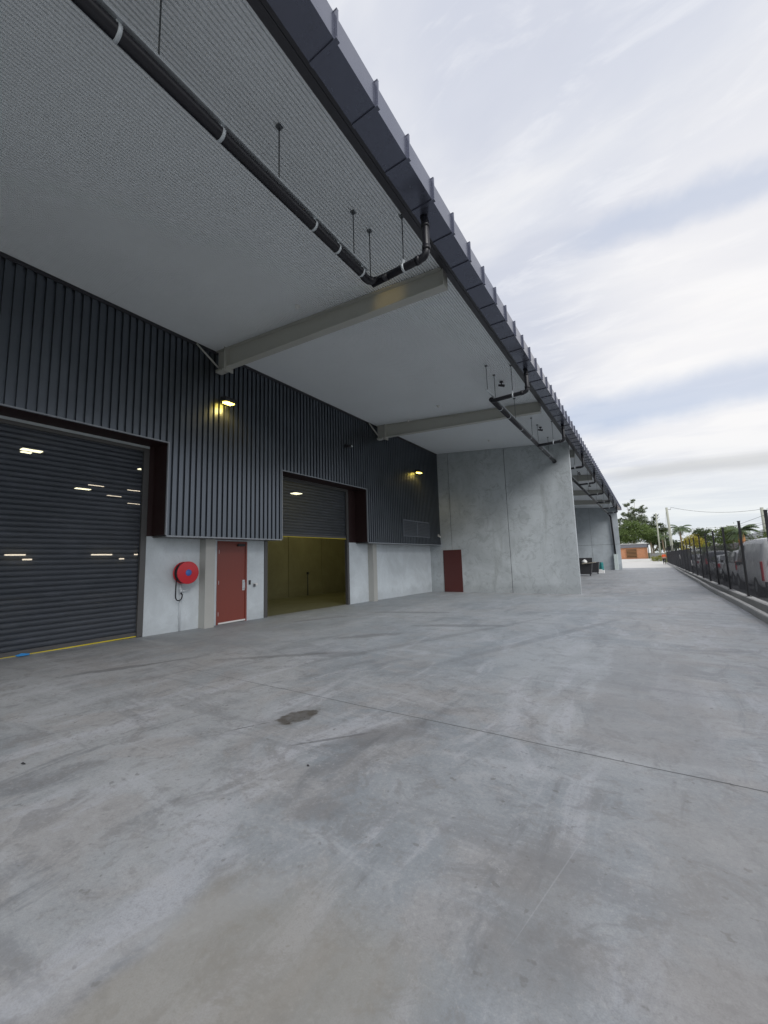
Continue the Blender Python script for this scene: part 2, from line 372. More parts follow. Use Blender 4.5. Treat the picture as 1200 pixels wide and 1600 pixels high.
# ------------------------------------------------------------------ ground
def strip(name, mat, x0, x1, ys, dz, label=None, xf=None):
    mb = MB()
    for a, b in zip(ys, ys[1:]):
        xa, xb = (xf(a) if xf else (x0, x1)), (xf(b) if xf else (x0, x1))
        mb.quad((xa[0], a, gz(a)+dz), (xa[1], a, gz(a)+dz), (xb[1], b, gz(b)+dz), (xb[0], b, gz(b)+dz))
    return tag(mb.build(name, mat), label, None, None, 'structure')
YS = [-900, -10, -5, 0, 5, 10, 15, 19, 25, 35, 50, 65, 80, 120, 900]
strip('ground', M['grass'], -900, 900, YS, -.03)
YY2 = [-14, -10, -5, 0, 5, 10, 15, 19, 25, 35, 50, 56]
KX = [(-14, 1.98), (12.06, 1.98), (14.2, 2.02), (17.4, 2.06), (21.3, 2.02), (25, 2.07), (28.7, 2.11), (37.5, 2.13), (45, 2.2), (53, 2.30), (64, 2.36), (76, 2.4)]
def kx(y):
    for (a, xa), (b, xb) in zip(KX, KX[1:]):
        if a <= y <= b: return xa+(xb-xa)*(y-a)/(b-a)
    return KX[-1][1]
strip('yard', M['yard'], 0, 0, YY2, 0, xf=lambda y: (-40, 2.35))
jm = MB(); z_ = gz(3.45)+.0015
for i in range(24):
    xa = -6.6+i*.36; xb = xa+.36; wa, wb = [min(1, .15+(x_+6.6)/3.5)*.0035 for x_ in (xa, xb)]
    wv = lambda q: 3.45+.004*sin(q*3.1)+.003*sin(q*9.7)
    jm.quad((xa, wv(xa)-wa, z_), (min(xb, 2.03), wv(xb)-wb, z_), (min(xb, 2.03), wv(xb)+wb, z_), (xa, wv(xa)+wa, z_))
tag(jm.build('yard_joint', M['seal']), kind='structure')
strip('driveway', M['drive'], -60, 2.5, [56.0, 65, 80, 99.4], 0)
strip('car_park', M['asphalt'], 2.55, 40, [-14, -5, 5, 12, 19, 35, 50, 64], -.004)
strip('drain_bed', M['gravel'], 2.0, 2.6, [-14, -5, 5, 12, 19, 35, 50, 65, 80], -.010)
# kerb: cross-section swept along the yard edge
def sweep(name, mat, prof, ys, xoff, label=None, cat=None, kind=None):
    mb = MB(); n = len(prof); vs = []
    for y in ys: vs += [(xoff(y)+p[0], y, gz(y)+p[1]) for p in prof]
    fs = [(i*n+k, i*n+k+1, (i+1)*n+k+1, (i+1)*n+k) for i in range(len(ys)-1) for k in range(n-1)]
    fs += [tuple(range(n)), tuple((len(ys)-1)*n+k for k in range(n))[::-1]]
    mb.add(vs, fs); return tag(mb.build(name, mat), label, cat, None, kind)
ky = [-14+2*i for i in range(47)]
sweep('kerb', M['kerb'], [(0, -.05), (.012, .12), (.03, .145), (.125, .15), (.135, .14), (.135, -.05)], ky, kx, kind='structure')
sweep('low_wall', M['kerb'], [(-.11, -.05), (-.11, .185), (-.10, .20), (.10, .20), (.11, .185), (.11, -.05)], ky, lambda y: 2.47 if y < 30 else 2.47+.002*(y-30), 'low concrete plinth along the yard edge carrying the black mesh fence', 'wall')

# ------------------------------------------------------------------ warehouse
XC, XW, SLT = -8.75, -9.35, tan(radians(4.97))
def soff(x): return 6.93-SLT*(x-XC)
WH = thing('warehouse', (-9, 18, 0), 'long concrete and dark metal warehouse with a deep overhanging canopy on the left', 'building')
YB0, YB1 = -10.0, 50.0
# concrete walls behind the cladding
def wallseg(y0, y1, z0, z1, mat='wall'): return box('wall', M[mat], WH, XW-.18, XW, y0, y1, z0, z1)
wallseg(YB0, -1.52, -.5, 6.9); wallseg(4.56, 6.335, -.5, 6.9)
wallseg(6.335, 7.265, 2.13, 6.9); wallseg(7.265, 7.86, -.5, 6.9); wallseg(11.86, 18.64, -.5, 6.9); wallseg(18.86, 49.9, -.5, 6.9)
wallseg(-1.52, 4.56, 4.2, 6.9); wallseg(7.86, 11.86, 4.2, 6.9)
# cladding
def clad_mesh(y0, y1, ops):
    mb = MB(); P = .1435; pan, sl, gr = .090, .006, .0415
    pts = []; y = y0
    while y < y1:
        pts += [(y, 0), (y+pan, 0), (y+pan+sl, -.050), (y+pan+sl+gr, -.050)]; y += P
    pts.append((y, 0))
    cuts = sorted(set(c for o in ops for c in o[:2]))
    out = [pts[0]]
    for a, b in zip(pts, pts[1:]):
        for c in cuts:
            if a[0]+1e-4 < c < b[0]-1e-4:
                t = (c-a[0])/(b[0]-a[0]); out.append((c, a[1]+(b[1]-a[1])*t))
        out.append(b)
    for a, b in zip(out, out[1:]):
        ym = (a[0]+b[0])/2
        if ym > y1: break
        z0 = 2.19
        for o in ops:
            if o[0] < ym < o[1]: z0 = o[2]
        mb.quad((XC+a[1], a[0], z0), (XC+b[1], b[0], z0), (XC+b[1], b[0], 6.95), (XC+a[1], a[0], 6.95))
    return mb
OPS = [(-1.7, 4.66, 4.26), (8.02, 12.27, 4.21)]
cl = clad_mesh(YB0, 18.64, OPS).build('cladding', M['clad'], WH)
clad_mesh(18.86, 49.9, [(22.8, 27, 4.2), (32, 36.2, 4.2), (40, 44.2, 4.2)]).build('cladding', M['clad'], WH)
# trims and linings around the openings
def lining(y0, y1, zt):
    mb = MB(); mb.box(XW+.002, XC-.034, y0-.03, y0, 2.20, zt+.03); mb.box(XW+.002, XC-.034, y1, y1+.03, 2.20, zt+.03); mb.box(XW+.002, XC-.034, y0, y1, zt, zt+.03)
    mb.box(XW+.0165, XW+.019, y0, y0+.02, 2.20, zt); mb.box(XW+.0165, XW+.019, y1-.56 if y1 > 10 else y1-.12, y1, 2.20, zt) if False else mb.box(XW+.004, XW+.012, (11.855 if y1 > 10 else 4.555), y1, 2.20, zt)
    mb.build('lining', M['reveal'], WH)
    t = MB(); t.box(XC-.034, XC+.012, y0-.022, y0+.003, 2.19, zt+.022); t.box(XC-.034, XC+.012, y1-.003, y1+.022, 2.19, zt+.022); t.box(XC-.034, XC+.012, y0+.003, y1-.003, zt-.003, zt+.022)
    t.build('trim', M['trim'], WH)
for o in OPS: lining(*o)
for (a, b) in ((YB0, -1.72), (4.68, 8.0), (12.29, 18.62), (18.88, 49.9)):
    t = MB(); t.box(XC-.04, XC+.010, a, b, 2.155, 2.188); t.build('trim', M['trim'], WH)
    u = MB(); u.box(XW+.003, XC-.042, a+.01, b-.01, 2.165, 2.186); u.build('lining', M['jamb'], WH)
# head flashing under soffit
box('flashing', M['fascia'], WH, XC-.02, XC+.02, YB0, 18.64, 6.85, 6.925)
# roller doors
def roller(y0, y1, zb, zt, xg=XW-.06):
    mb = MB(); P = .1; z = zb+.09; vs = []
    n = int((zt-zb)/P*6)
    for i in range(n+1):
        zz = z+i*P/6; ph = (i % 6)/6; d = .016*math.sin(pi*ph)**.6 if ph else 0
        vs += [(xg+d, y0, zz), (xg+d, y1, zz)]
    mb.add(vs, [(2*i, 2*i+1, 2*i+3, 2*i+2) for i in range(n)], False)
    d = mb.build('roller_door', M['curtain'], WH)
    r = MB(); r.box(xg-.02, xg+.03, y0, y1, zb+.022, zb+.095); r.build('bottom_rail', M['jamb'], d)
    r = MB(); r.box(xg-.015, xg+.033, y0, y1, zb, zb+.020); r.build('rubber_seal', M['yellow'], d)
    g = MB()
    for (a, b) in ((y0-.11, y0+.005), (y1-.005, y1+.11)): g.box(XW-.10, XW+.014, a, b, gz(y0)-.06, zt-.01)
    g.box(XW-.10, XW+.016, y0-.11, y1+.11, zt-.01, zt+.06); g.build('door_frame', M['jamb'], d)
    return d
roller(-1.4, 4.44, .022, 4.14); D2 = roller(7.98, 11.74, 2.32, 4.14)
# columns
for yc in (5.98, 13.2, 20.5, 27.75, 35, 42.2):
    c = MB(); z0, z1 = gz(yc)-.05, 2.16
    c.box(XW+.002, XW+.012, yc-.13, yc+.13, z0, z1); c.box(XW+.012, XW+.24, yc-.125, yc-.115, z0, z1); c.box(XW+.24, XW+.252, yc-.13, yc+.13, z0, z1)
    c.build('column', M['column'], WH)
# personnel door
dr = box('door', M['reddoor'], WH, XW-.05, XW-.012, 6.385, 7.215, gz(7)+.045, 2.085, bevel=.004)
f = MB(); f.box(XW-.06, XW+.012, 6.335, 6.385, gz(6.4)-.03, 2.13); f.box(XW-.06, XW+.012, 7.215, 7.265, gz(6.4)-.03, 2.13); f.box(XW-.06, XW+.012, 6.385, 7.215, 2.085, 2.13)
f.build('door_frame', M['reddoor'], dr)
h = MB(); h.box(XW-.012, XW-.002, 7.13, 7.205, .80, 1.08); h.tube([(XW, 7.165, .84)]+[(XW+.045, 7.165, .86), (XW+.045, 7.165, 1.02), (XW, 7.165, 1.04)], .011, 8); h.build('handle', M['steel'], dr)
for hz in (.25, 1.05, 1.85): MB().tube([(XW+.004, 6.387, hz-.05), (XW+.004, 6.387, hz+.05)], .010, 8).build('hinge', M['steel'], dr)
box('weather_bar', M['white'], dr, XW-.012, XW+.03, 6.39, 7.21, gz(7)+.02, gz(7)+.055)
box('door_closer', M['blackplastic'], dr, XW-.012, XW+.05, 6.95, 7.17, 2.0, 2.06)
# louvre vent
lv = MB(); Y0, Y1, Z0, Z1 = 14.86, 17.42, 2.50, 3.24
for a in ((Y0, Y1, Z0, Z0+.04), (Y0, Y1, Z1-.04, Z1), (Y0, Y0+.04, Z0+.04, Z1-.04), (Y1-.04, Y1, Z0+.04, Z1-.04), ((Y0+Y1)/2-.03, (Y0+Y1)/2+.03, Z0+.04, Z1-.04)): lv.box(XC-.01, XC+.035, *a)
lvo = lv.build('vent', M['vent'], WH)
sl = MB()
for i in range(10):
    z = Z0+.06+i*.066; sl.add([(XC+.03, Y0+.04, z), (XC+.03, Y1-.04, z), (XC+.004, Y1-.04, z+.05), (XC+.004, Y0+.04, z+.05)], [(0, 1, 2, 3)])
sl.build('louvre', M['vent'], lvo)
# wing walls
def wing(y, t, x0, x1, joints, mat, zt=None):
    xs = [x0]+joints+[x1]; m = None
    for a, b in zip(xs, xs[1:]):
        mb = MB(); a2, b2 = a+.011, b-.011
        mb.prism([(a2, -.7), (b2, -.7), (b2, soff(b2)-.006), (a2, soff(a2)-.006)], 'y', y, y+t)
        m = mb.build('wing_wall', M[mat], WH, .006)
    s = MB()
    for j in joints: s.prism([(j-.012, -.6), (j+.012, -.6), (j+.012, soff(j)-.02), (j-.012, soff(j)-.02)], 'y', y+.03, y+t-.03)
    s.build('joint_seal', M['seal'], WH)
    return m
wing(18.65, .19, -9.6, -2.43, [-8.15, -5.27], 'wing'); wing(49.9, .2, -9.6, -2.33, [-5.05], 'wing_far')
hs = box('joint_seal', M['seal'], WH, -9.5, -2.34, 49.892, 49.899, 2.42, 2.445)
d2 = box('door', M['reddoor2'], WH, -8.60, -7.70, 18.615, 18.648, gz(18.6)-.005, 1.86)
f = MB(); f.box(-8.64, -8.60, 18.625, 18.655, -.2, 1.90); f.box(-7.70, -7.665, 18.625, 18.655, -.2, 1.90); f.box(-8.60, -7.70, 18.625, 18.655, 1.86, 1.90); f.build('door_frame', M['reddoor2'], d2)
# base shadow gap where wall meets slab
# soffit: fine corrugated lining
so = MB(); P = .050; vs = []
x = XC
while x < -2.45-P:
    for dx, dz in ((0, 0), (.027, 0), (.030, .024), (.047, .024)): vs += [(x+dx, YB0, soff(x+dx)+dz), (x+dx, 51.0, soff(x+dx)+dz)]
    x += P
vs += [(-2.45, YB0, soff(-2.45)), (-2.45, 51.0, soff(-2.45))]
nx = len(vs)//2-1
so.add(vs, [(2*i, 2*i+2, 2*i+3, 2*i+1) for i in range(nx)], False)
so.build('soffit', M['soffit'], WH)
rf = MB(); rf.prism([(-36.2, 9.7), (-2.2, 6.64), (-2.2, 6.52), (XC, 7.08), (XC, 6.96), (-36.2, 6.96)], 'y', YB0, 51.0); rf.build('roof', M['roofsheet'], WH)
for yl in (.1, 3.25, 9.4, 16.0): MB().prism([(XC+.03, soff(XC+.03)-.0005), (-2.46, soff(-2.46)-.0005), (-2.46, soff(-2.46)-.002), (XC+.03, soff(XC+.03)-.002)], 'y', yl, yl+.004).build('sheet_lap', M['soffit'], WH)
# edge fascia
fa = MB(); fa.prism([(-2.452, 6.36), (-2.452, 6.33), (-2.36, 6.33), (-2.36, 6.338), (-2.345, 6.338), (-2.345, 6.325), (-2.27, 6.325), (-2.27, 6.60), (-2.44, 6.60), (-2.44, 6.36)], 'y', YB0, 51.05); fa.build('fascia', M['fascia'], WH)
# gutter
gu = MB()
prof = [(-2.235, 6.45), (-2.235, 6.175), (-1.932, 6.175), (-1.932, 6.468), (-1.948, 6.468), (-1.948, 6.46), (-1.936, 6.455), (-1.936, 6.180), (-2.230, 6.180), (-2.230, 6.45)]
gu.prism(prof, 'y', YB0, 51.2); guo = gu.build('gutter', M['gutter'], WH)
MB().prism([(-2.24, 6.46), (-2.24, 6.17), (-1.925, 6.17), (-1.925, 6.47)], 'y', 51.2, 51.215).build('end_cap', M['gutter'], guo)
st = MB(); st.box(-1.931, -1.900, -.011, .011, 6.172, 6.485); st.box(-1.931, -1.910, .011, .022, 6.172, 6.485); st.box(-2.235, -1.900, -.025, .025, 6.160, 6.1735); st.box(-1.96, -1.90, -.014, .014, 6.485, 6.495)
off = WH.location.copy()
me0 = None
k = 0
for i in range(-7, 72):
    y = 4.37+.655*i
    if me0 is None:
        s0 = MB(); s0.v = [(a, b+y, c) for a, b, c in st.v]; s0.f = st.f; s0.smooth = st.smooth
        me0 = s0.build('strap', M['gutter'], guo, 0); ref = y
    else:
        c = me0.copy(); COL.objects.link(c); c.location = (0, y-ref, 0)
# beams
def beam(y):
    mb = MB(); h0, h1 = .52, .34
    xa, xb = -8.72, -2.44
    def zb(x): return soff(x)-.005-(h0+(h1-h0)*(x-xa)/(xb-xa))
    top = [(xa, soff(xa)-.006), (xb, soff(xb)-.006)]
    mb.prism([(xa, soff(xa)-.022), (xb, soff(xb)-.022), (xb, zb(xb)+.014), (xa, zb(xa)+.014)], 'y', y-.006, y+.006)
    for d, e in ((0, .014),):
        mb.prism([(xa, zb(xa)), (xb, zb(xb)), (xb, zb(xb)+e), (xa, zb(xa)+e)], 'y', y-.09, y+.09)
        mb.prism([(xa, soff(xa)-.022), (xb, soff(xb)-.022), (xb, soff(xb)-.008), (xa, soff(xa)-.008)], 'y', y-.09, y+.09)
    mb.box(xb, xb+.012, y-.09, y+.09, zb(xb)-.004, soff(xb)-.01)
    mb.box(xa+.42, xa+.436, y-.10, y+.10, zb(xa)-.10, soff(xa)-.01)
    b = mb.build('beam', M['beam'], WH)
    p = MB(); p.box(-8.71, -8.44, y-.09, y+.09, zb(xa)-.06, zb(xa)-.001); p.box(xa+.40, xa+.418, y-.13, y+.13, zb(xa)-.12, zb(xa)+.5); p.build('bracket', M['beam'], b)
    r = MB(); r.tube([(-8.70, y-.62, 6.88), (-8.62, y-.06, 6.45)], .022, 8); r.build('brace', M['beam'], b)
for y in (5.85, 13.1, 20.35, 27.6, 34.85, 42.1): beam(y)
beam(-1.4)
# interior: floor, partition, back and side walls, ceiling
box('inner_floor', M['slab_in'], WH, -36, XW-.2, YB0, 18.6, -.35, -.058) if False else None
wi = MB(); wi.box(-36.2, -36, YB0, 18.6, -.4, 6.95); wi.box(-36, XW-.2, YB0-.2, YB0, -.4, 6.95); wi.box(-36, XW-.2, 18.45, 18.6, -.4, 6.95); wi.build('inner_wall', M['inner_wall'], WH)
for a, b in ((10.0, 13.38), (13.41, 15.70), (15.73, 18.44)): box('inner_wall', M['inner_wall'], WH, -14.4, -14.2, a, b, -.4, 6.95)
box('inner_wall', M['inner_wall'], WH, -20, -14.4, 10.0, 10.15, -.4, 6.95)
fl = MB(); fl.quad((-36, YB0, gz(-10)+.004), (XW-.12, YB0, gz(-10)+.004), (XW-.12, 18.45, gz(18.45)+.004), (-36, 18.45, gz(18.45)+.004)); fl.build('floor', M['inner_floor'], WH)
box('joint_seal', M['seal'], WH, -14.35, -14.25, 10.1, 18.4, -.4, 6.9)
sp_ = MB(); sp_.tube([(-14.13, 14.6, -.1), (-14.13, 14.6, .95)], .02, 8); sp_.box(-14.17, -14.07, 14.56, 14.64, .92, 1.03); sp_.build('stand_pipe', M['darksteel'], WH)
box('ceiling', M['inner_roof'], WH, -36, XW-.2, YB0, 18.6, 6.93, 6.955)

# ------------------------------------------------------------------ lamps
def spot_light(name, loc, target, energy, size, blend, color, radius=.08):
    d = bpy.data.lights.new(name, 'SPOT'); d.energy = energy; d.spot_size = radians(size); d.spot_blend = blend; d.color = color; d.shadow_soft_size = radius
    o = bpy.data.objects.new(name, d); COL.objects.link(o); o.location = loc
    o.rotation_euler = (Vector(target)-Vector(loc)).to_track_quat('-Z', 'Y').to_euler(); return o
def wall_lamp(y, z, label, lit=True):
    x = XC
    t = thing('wall_lamp', (x, y, z), label, 'lamp', 'floodlights on the dark cladding')
    b = MB(); b.box(x+.001, x+.03, y-.06, y+.06, z-.07, z+.09); b.box(x+.03, x+.10, y-.02, y+.02, z-.01, z+.03); b.build('bracket', M['blackplastic'], t, .004)
    hd = MB(); hd.prism([(x+.08, z-.045), (x+.30, z-.085), (x+.33, z-.04), (x+.30, z+.03), (x+.10, z+.06)], 'y', y-.17, y+.17); hd.build('housing', M['blackplastic'], t, .008)
    l = MB(); l.prism([(x+.10, z-.052), (x+.29, z-.089), (x+.29, z-.115), (x+.10, z-.095)], 'y', y-.11, y+.11); l.build('lens', M['lens'], t, .005)
    s = spot_light('light', (x+.22, y, z-.15), (x+.12, y, z-3), 20, 160, .6, (1, .72, .2), .1); s.parent = t; s.location -= Vector((x, y, z))
    return t
wall_lamp(6.04, 5.67, 'lit yellow floodlight on the dark cladding just below the nearest canopy beam')
t0 = wall_lamp(-4.2, 5.67, 'lit yellow floodlight on the dark cladding left of the near roller door')
sb = spot_light('light', (XC+.30, -4.2, 5.55), (-3.6, 5.76, 6.26), 800, 4.2, .95, (1, .70, .2), .05); sb.parent = t0; sb.location -= t0.location
wall_lamp(16.24, 5.58, 'lit yellow floodlight on the dark cladding near the tall concrete wing wall')
# high bays inside
def bay(x, y, z, wx, wy, label, mat='bay', drop=.1):
    wx *= .7; wy *= .72
    t = thing('high_bay_lamp', (x, y, z), label, 'lamp', 'lit lamps inside the warehouse')
    box('housing', M['inner_roof'], t, x-wx/2-.02, x+wx/2+.02, y-wy/2-.02, y+wy/2+.02, z+.004, z+.12)
    box('lens', M[mat], t, x-wx/2, x+wx/2, y-wy/2, y+wy/2, z-.03, z)
    r = MB(); r.tube([(x, y, z+.12), (x, y, 6.93)], .01, 6); r.build('rod', M['darksteel'], t)
    return t
bay(-21.7, 5.72, 6.66, .5, .95, 'bright rectangular high bay lamp seen through the upper left of the near roller door')
bay(-22.9, 5.85, 6.82, .3, .5, 'small oval high bay lamp just above the brightest one behind the near roller door')
bay(-21.6, 10.2, 6.6, .35, .55, 'lit lamp at the right edge behind the near roller door')
bay(-29.6, 10.45, 6.6, .5, 1.1, 'lit lamp near the middle behind the near roller door')
bay(-13.2, 12.94, 4.67, .5, .55, 'lit lamp seen through the half raised roller door')
for (sl_, ys_) in ((.183, (.357, .398)), (.164, (.394, .434)), (.182, (.436, .474)), (.1505, (.437, .476))):
    z = 6.6; d_ = -(z-1.5)/sl_; y0, y1 = -ys_[0]*d_, -ys_[1]*d_
    bay(d_, (y0+y1)/2, z, .12, y1-y0, 'thin lit tube lamp near the ceiling, %s of four behind the near roller door' % {'.183': 'leftmost', '.164': 'second'}.get(str(sl_)[1:], 'third' if sl_ > .17 else 'lowest'), 'tube')
for (a, b, sl_, lab) in ((.236, .266, .0314, 'left long lit slot lamp at door mid height'), (.375, .415, .031, 'middle long lit slot lamp at door mid height'), (.461, .478, .031, 'right short lit slot lamp at door mid height'), (.262, .276, .0225, 'left tiny lit lamp below the slot lamps'), (.430, .440, .0215, 'right tiny lit lamp below the slot lamps')):
    x = -35.9; y0, y1 = -a*x, -b*x; z = 1.5-sl_*x
    t = thing('strip_lamp', (x, (y0+y1)/2, z), lab + ' behind the near roller door', 'lamp', 'lit strip lamps on the back wall')
    box('lens', M['tube'], t, x+.03, x+.09, y0, y1, z-.04, z+.04); box('housing', M['white'], t, x-.09, x+.028, y0-.02, y1+.02, z-.06, z+.06)
la = bpy.data.lights.new('interior_light', 'AREA'); la.energy = 40; la.size = 2.0; la.color = (1, .86, .42)
lo = bpy.data.objects.new('interior_light', la); COL.objects.link(lo); lo.location = (-11.8, 13.5, 6.6)

# ------------------------------------------------------------------ rainwater pipes
XP, ZP, XD = -3.05, 5.60, -2.13
def hanger(mb, x, y, z): mb.tube([(x, y, z), (x, y, soff(x)-.004)], .008, 6); mb.box(x-.03, x+.03, y-.03, y+.03, soff(x)-.022, soff(x)-.005)
def clip(t, p, axis, r):
    mb = MB()
    if axis == 'y': mb.lathe([(r+.001, -.015), (r+.006, -.015), (r+.006, .015), (r+.001, .015)], p, 'y', 20); mb.box(p[0]-.025, p[0]+.025, p[1]-.02, p[1]+.02, p[2]+r, p[2]+r+.05)
    else: mb.lathe([(r+.001, -.016), (r+.009, -.016), (r+.009, .016), (r+.001, .016)], p, axis, 20); mb.box(p[0]-.012, p[0]+.012, p[1]-.02, p[1]+.02, p[2]+r, p[2]+r+.07)
    mb.build('pipe_clip', M['steel'], t)
def branch(t, y, main_r, z=ZP, first=False, zb=5.56):
    r = .052
    pts = ([(XP, y, z)] if not first else []) + [(XP+.02, y, zb)] + bend((XP, y, zb), (XD, y, zb+.02), (XD, y, 6.2), .10) + [(XD, y, 6.10)] + [(XD-.02, y, 6.18)]
    mb = MB(); mb.tube(pts, r, 16)
    for c in ((XD, y, zb+.13), (XD, y, 6.03)): mb.lathe([(r, -.03), (r+.008, -.03), (r+.008, .03), (r, .03)], c, 'z', 18)
    mb.lathe([(r, -.03), (r+.008, -.03), (r+.008, .03), (r, .03)], (XD-.13, y, zb+.018), 'x', 18)
    mb.build('branch_pipe', M['black'], t)
    clip(t, (XD-.36, y, zb+.01), 'x', r)
    h = MB(); hanger(h, XD-.36, y, zb+.05); h.build('hanger_rod', M['darksteel'], t)
def rail(t, y0, y1):
    m = MB(); x, z = XP+.03, ZP+.10; m.box(x-.02, x+.02, y0, y1, z-.012, z+.012); m.build('support_rail', M['steel'], t)
def main_pipe(name, y0, y1, label, branches, hangers, clips, r=.060, end='bend'):
    t = thing(name, (XP, y0, ZP), label, 'pipe', 'black rainwater pipes under the canopy')
    mb = MB()
    if end == 'bend':
        pts = [(XP, y0, ZP), (XP, y1-.25, ZP)]+bend((XP, y0, ZP), (XP, y1, 5.575), (XD, y1, 5.56), .16, 7)+[(XP+.3, y1, 5.56)]
        rr = [r, r]+[r-(r-.053)*i/7 for i in range(8)]+[.053]
        mb.tube(pts, rr, 18)
    else: mb.tube([(XP, y0, ZP), (XP, y1, ZP)], r, 18)
    mb.build('main_pipe', M['black'], t)
    for b in branches: branch(t, b, r, first=(end == 'bend' and abs(b-y1) < .01))
    for c in clips: clip(t, (XP, c, ZP), 'y', r)
    hh = MB()
    for y in hangers:
        hh = MB(); hanger(hh, XP, y, ZP+.12); hh.build('hanger_rod', M['darksteel'], t)
    return t
t = main_pipe('rainwater_pipe', -9.5, 4.53, 'nearest black rainwater pipe under the canopy, running from the top left corner', [4.53], [-4, -2, 0, 1.43, 2.75, 4.12], [-3, -1, 1.12, 2.02, 3.30, 3.75, 4.28])
h = MB(); hanger(h, XP, 4.52, ZP+.05); h.build('hanger_rod', M['darksteel'], t)
rail(t, -9.5, 4.40)
t = main_pipe('rainwater_pipe', 10.0, 18.65, 'black rainwater pipe ending in the near concrete wing wall, fed by two branches', [10.02, 15.32], [9.75, 10.4, 12.4, 14.6, 15.55, 17.5], [10.8, 11.6, 13.0, 14.2, 16.0, 17.4], end='straight')
rail(t, 9.55, 18.2)
cp = MB(); cp.lathe([(.07, 0), (.085, 0), (.085, .07), (.07, .07)], (XP, 18.56, ZP), 'y'); cp.build('collar', M['blackplastic'], t)
t = main_pipe('rainwater_pipe', 18.9, 49.6, 'far black rainwater pipe beyond the near wing wall, turning down the far wing wall', [20.6, 25.8, 31.0, 36.2, 41.4, 46.6], [21, 26.1, 31.3, 36.5, 41.7], [22.5, 24, 28, 33, 38, 43], end='straight')
rail(t, 18.9, 49.4)
dp = MB(); dp.tube([(XP, 49.5, ZP)]+bend((XP, 49.0, ZP), (XP+.1, 49.72, ZP-.1), (XP+.2, 49.76, 1.2), .3)+[(-2.84, 49.76, 1.30)], .085, 14); dp.build('down_pipe', M['black'], t)
gd = thing('pipe_guard', (-2.84, 49.7, gz(49.7)), 'pale square guard around the foot of the far black down pipe', 'pipe guard')
MB().prism([(-3.02, 49.58), (-2.66, 49.58), (-2.66, 49.89), (-3.02, 49.89)], 'z', gz(49.7), 1.36).build('guard_cover', paint('pale_guard', (.55, .62, .60), .6), gd, .01)
MB().box(-3.05, -2.63, 49.565, 49.578, gz(49.7), gz(49.7)+.06).build('foot_plate', M['steel'], gd)

# soffit fittings
for (x, y, lab) in ((-5.43, 5.38, 'small white dome sensor under the canopy, before the nearest beam'), (-5.46, 11.97, 'small white dome sensor under the canopy, before the second beam and clear of the cladding'), (-7.16, 12.9, 'small white dome sensor close to the second beam, nearest the cladding'), (-5.41, 17.03, 'small white dome sensor under the canopy near the tall concrete wing wall')):
    t = thing('ceiling_sensor', (x, y, soff(x)), lab, 'sensor', 'white dome sensors under the canopy')
    z = soff(x)-.004
    MB().lathe([(0, 0), (.055, 0), (.055, -.02), (0, -.02)], (x, y, z)).build('base', M['white'], t)
    MB().lathe([(.04, -.02), (.036, -.045), (.02, -.065), (0, -.07)], (x, y, z)).build('dome', M['white'], t)
for (x, y, lab) in ((-3.01, 10.93, 'dark camera under the canopy beside the branch of the second pipe'), (-3.01, 15.9, 'dark camera under the canopy close above the near wing wall'), (-3.0, 26.4, 'dark camera under the far canopy, nearest beyond the near wing wall'), (-3.0, 31.8, 'dark camera under the far canopy, middle one beyond the near wing wall'), (-3.0, 37.0, 'dark camera under the far canopy, farthest beyond the near wing wall')):
    t = thing('security_camera', (x, y, soff(x)), lab, 'camera', 'dark cameras under the canopy')
    z = soff(x)-.004
    MB().lathe([(0, 0), (.05, 0), (.05, -.03), (.015, -.04), (.015, -.09), (0, -.09)], (x, y, z)).build('mount', M['blackplastic'], t)
    MB().tube([(x-.08, y-.03, z-.10), (x+.06, y+.04, z-.125), (x+.075, y+.045, z-.13)], [.028, .036, .032], 12).build('housing', M['blackplastic'], t)
# cladding camera + corner sensor
t = thing('security_camera', (XC, 11.03, 5.63), 'small dark camera on the cladding above the half raised roller door', 'camera', 'dark cameras on the cladding')
box('mount', M['blackplastic'], t, XC+.001, XC+.04, 10.97, 11.09, 5.57, 5.69); MB().tube([(XC+.04, 11.03, 5.63), (XC+.24, 11.08, 5.60)], .05, 12).build('housing', M['blackplastic'], t)
MB().lathe([(0, .0), (.04, .0), (.045, .012), (0, .012)], (XC+.24, 11.08, 5.60), 'x', 14).build('lens', M['steel'], t)
t = thing('wall_sensor', (XC, 18.4, 2.62), 'small white sensor at the lower right corner of the dark cladding', 'sensor')
box('base', M['white'], t, XC+.001, XC+.04, 18.36, 18.44, 2.58, 2.70); MB().tube([(XC+.04, 18.4, 2.62), (XC+.14, 18.34, 2.56)], .035, 10).build('housing', M['white'], t)

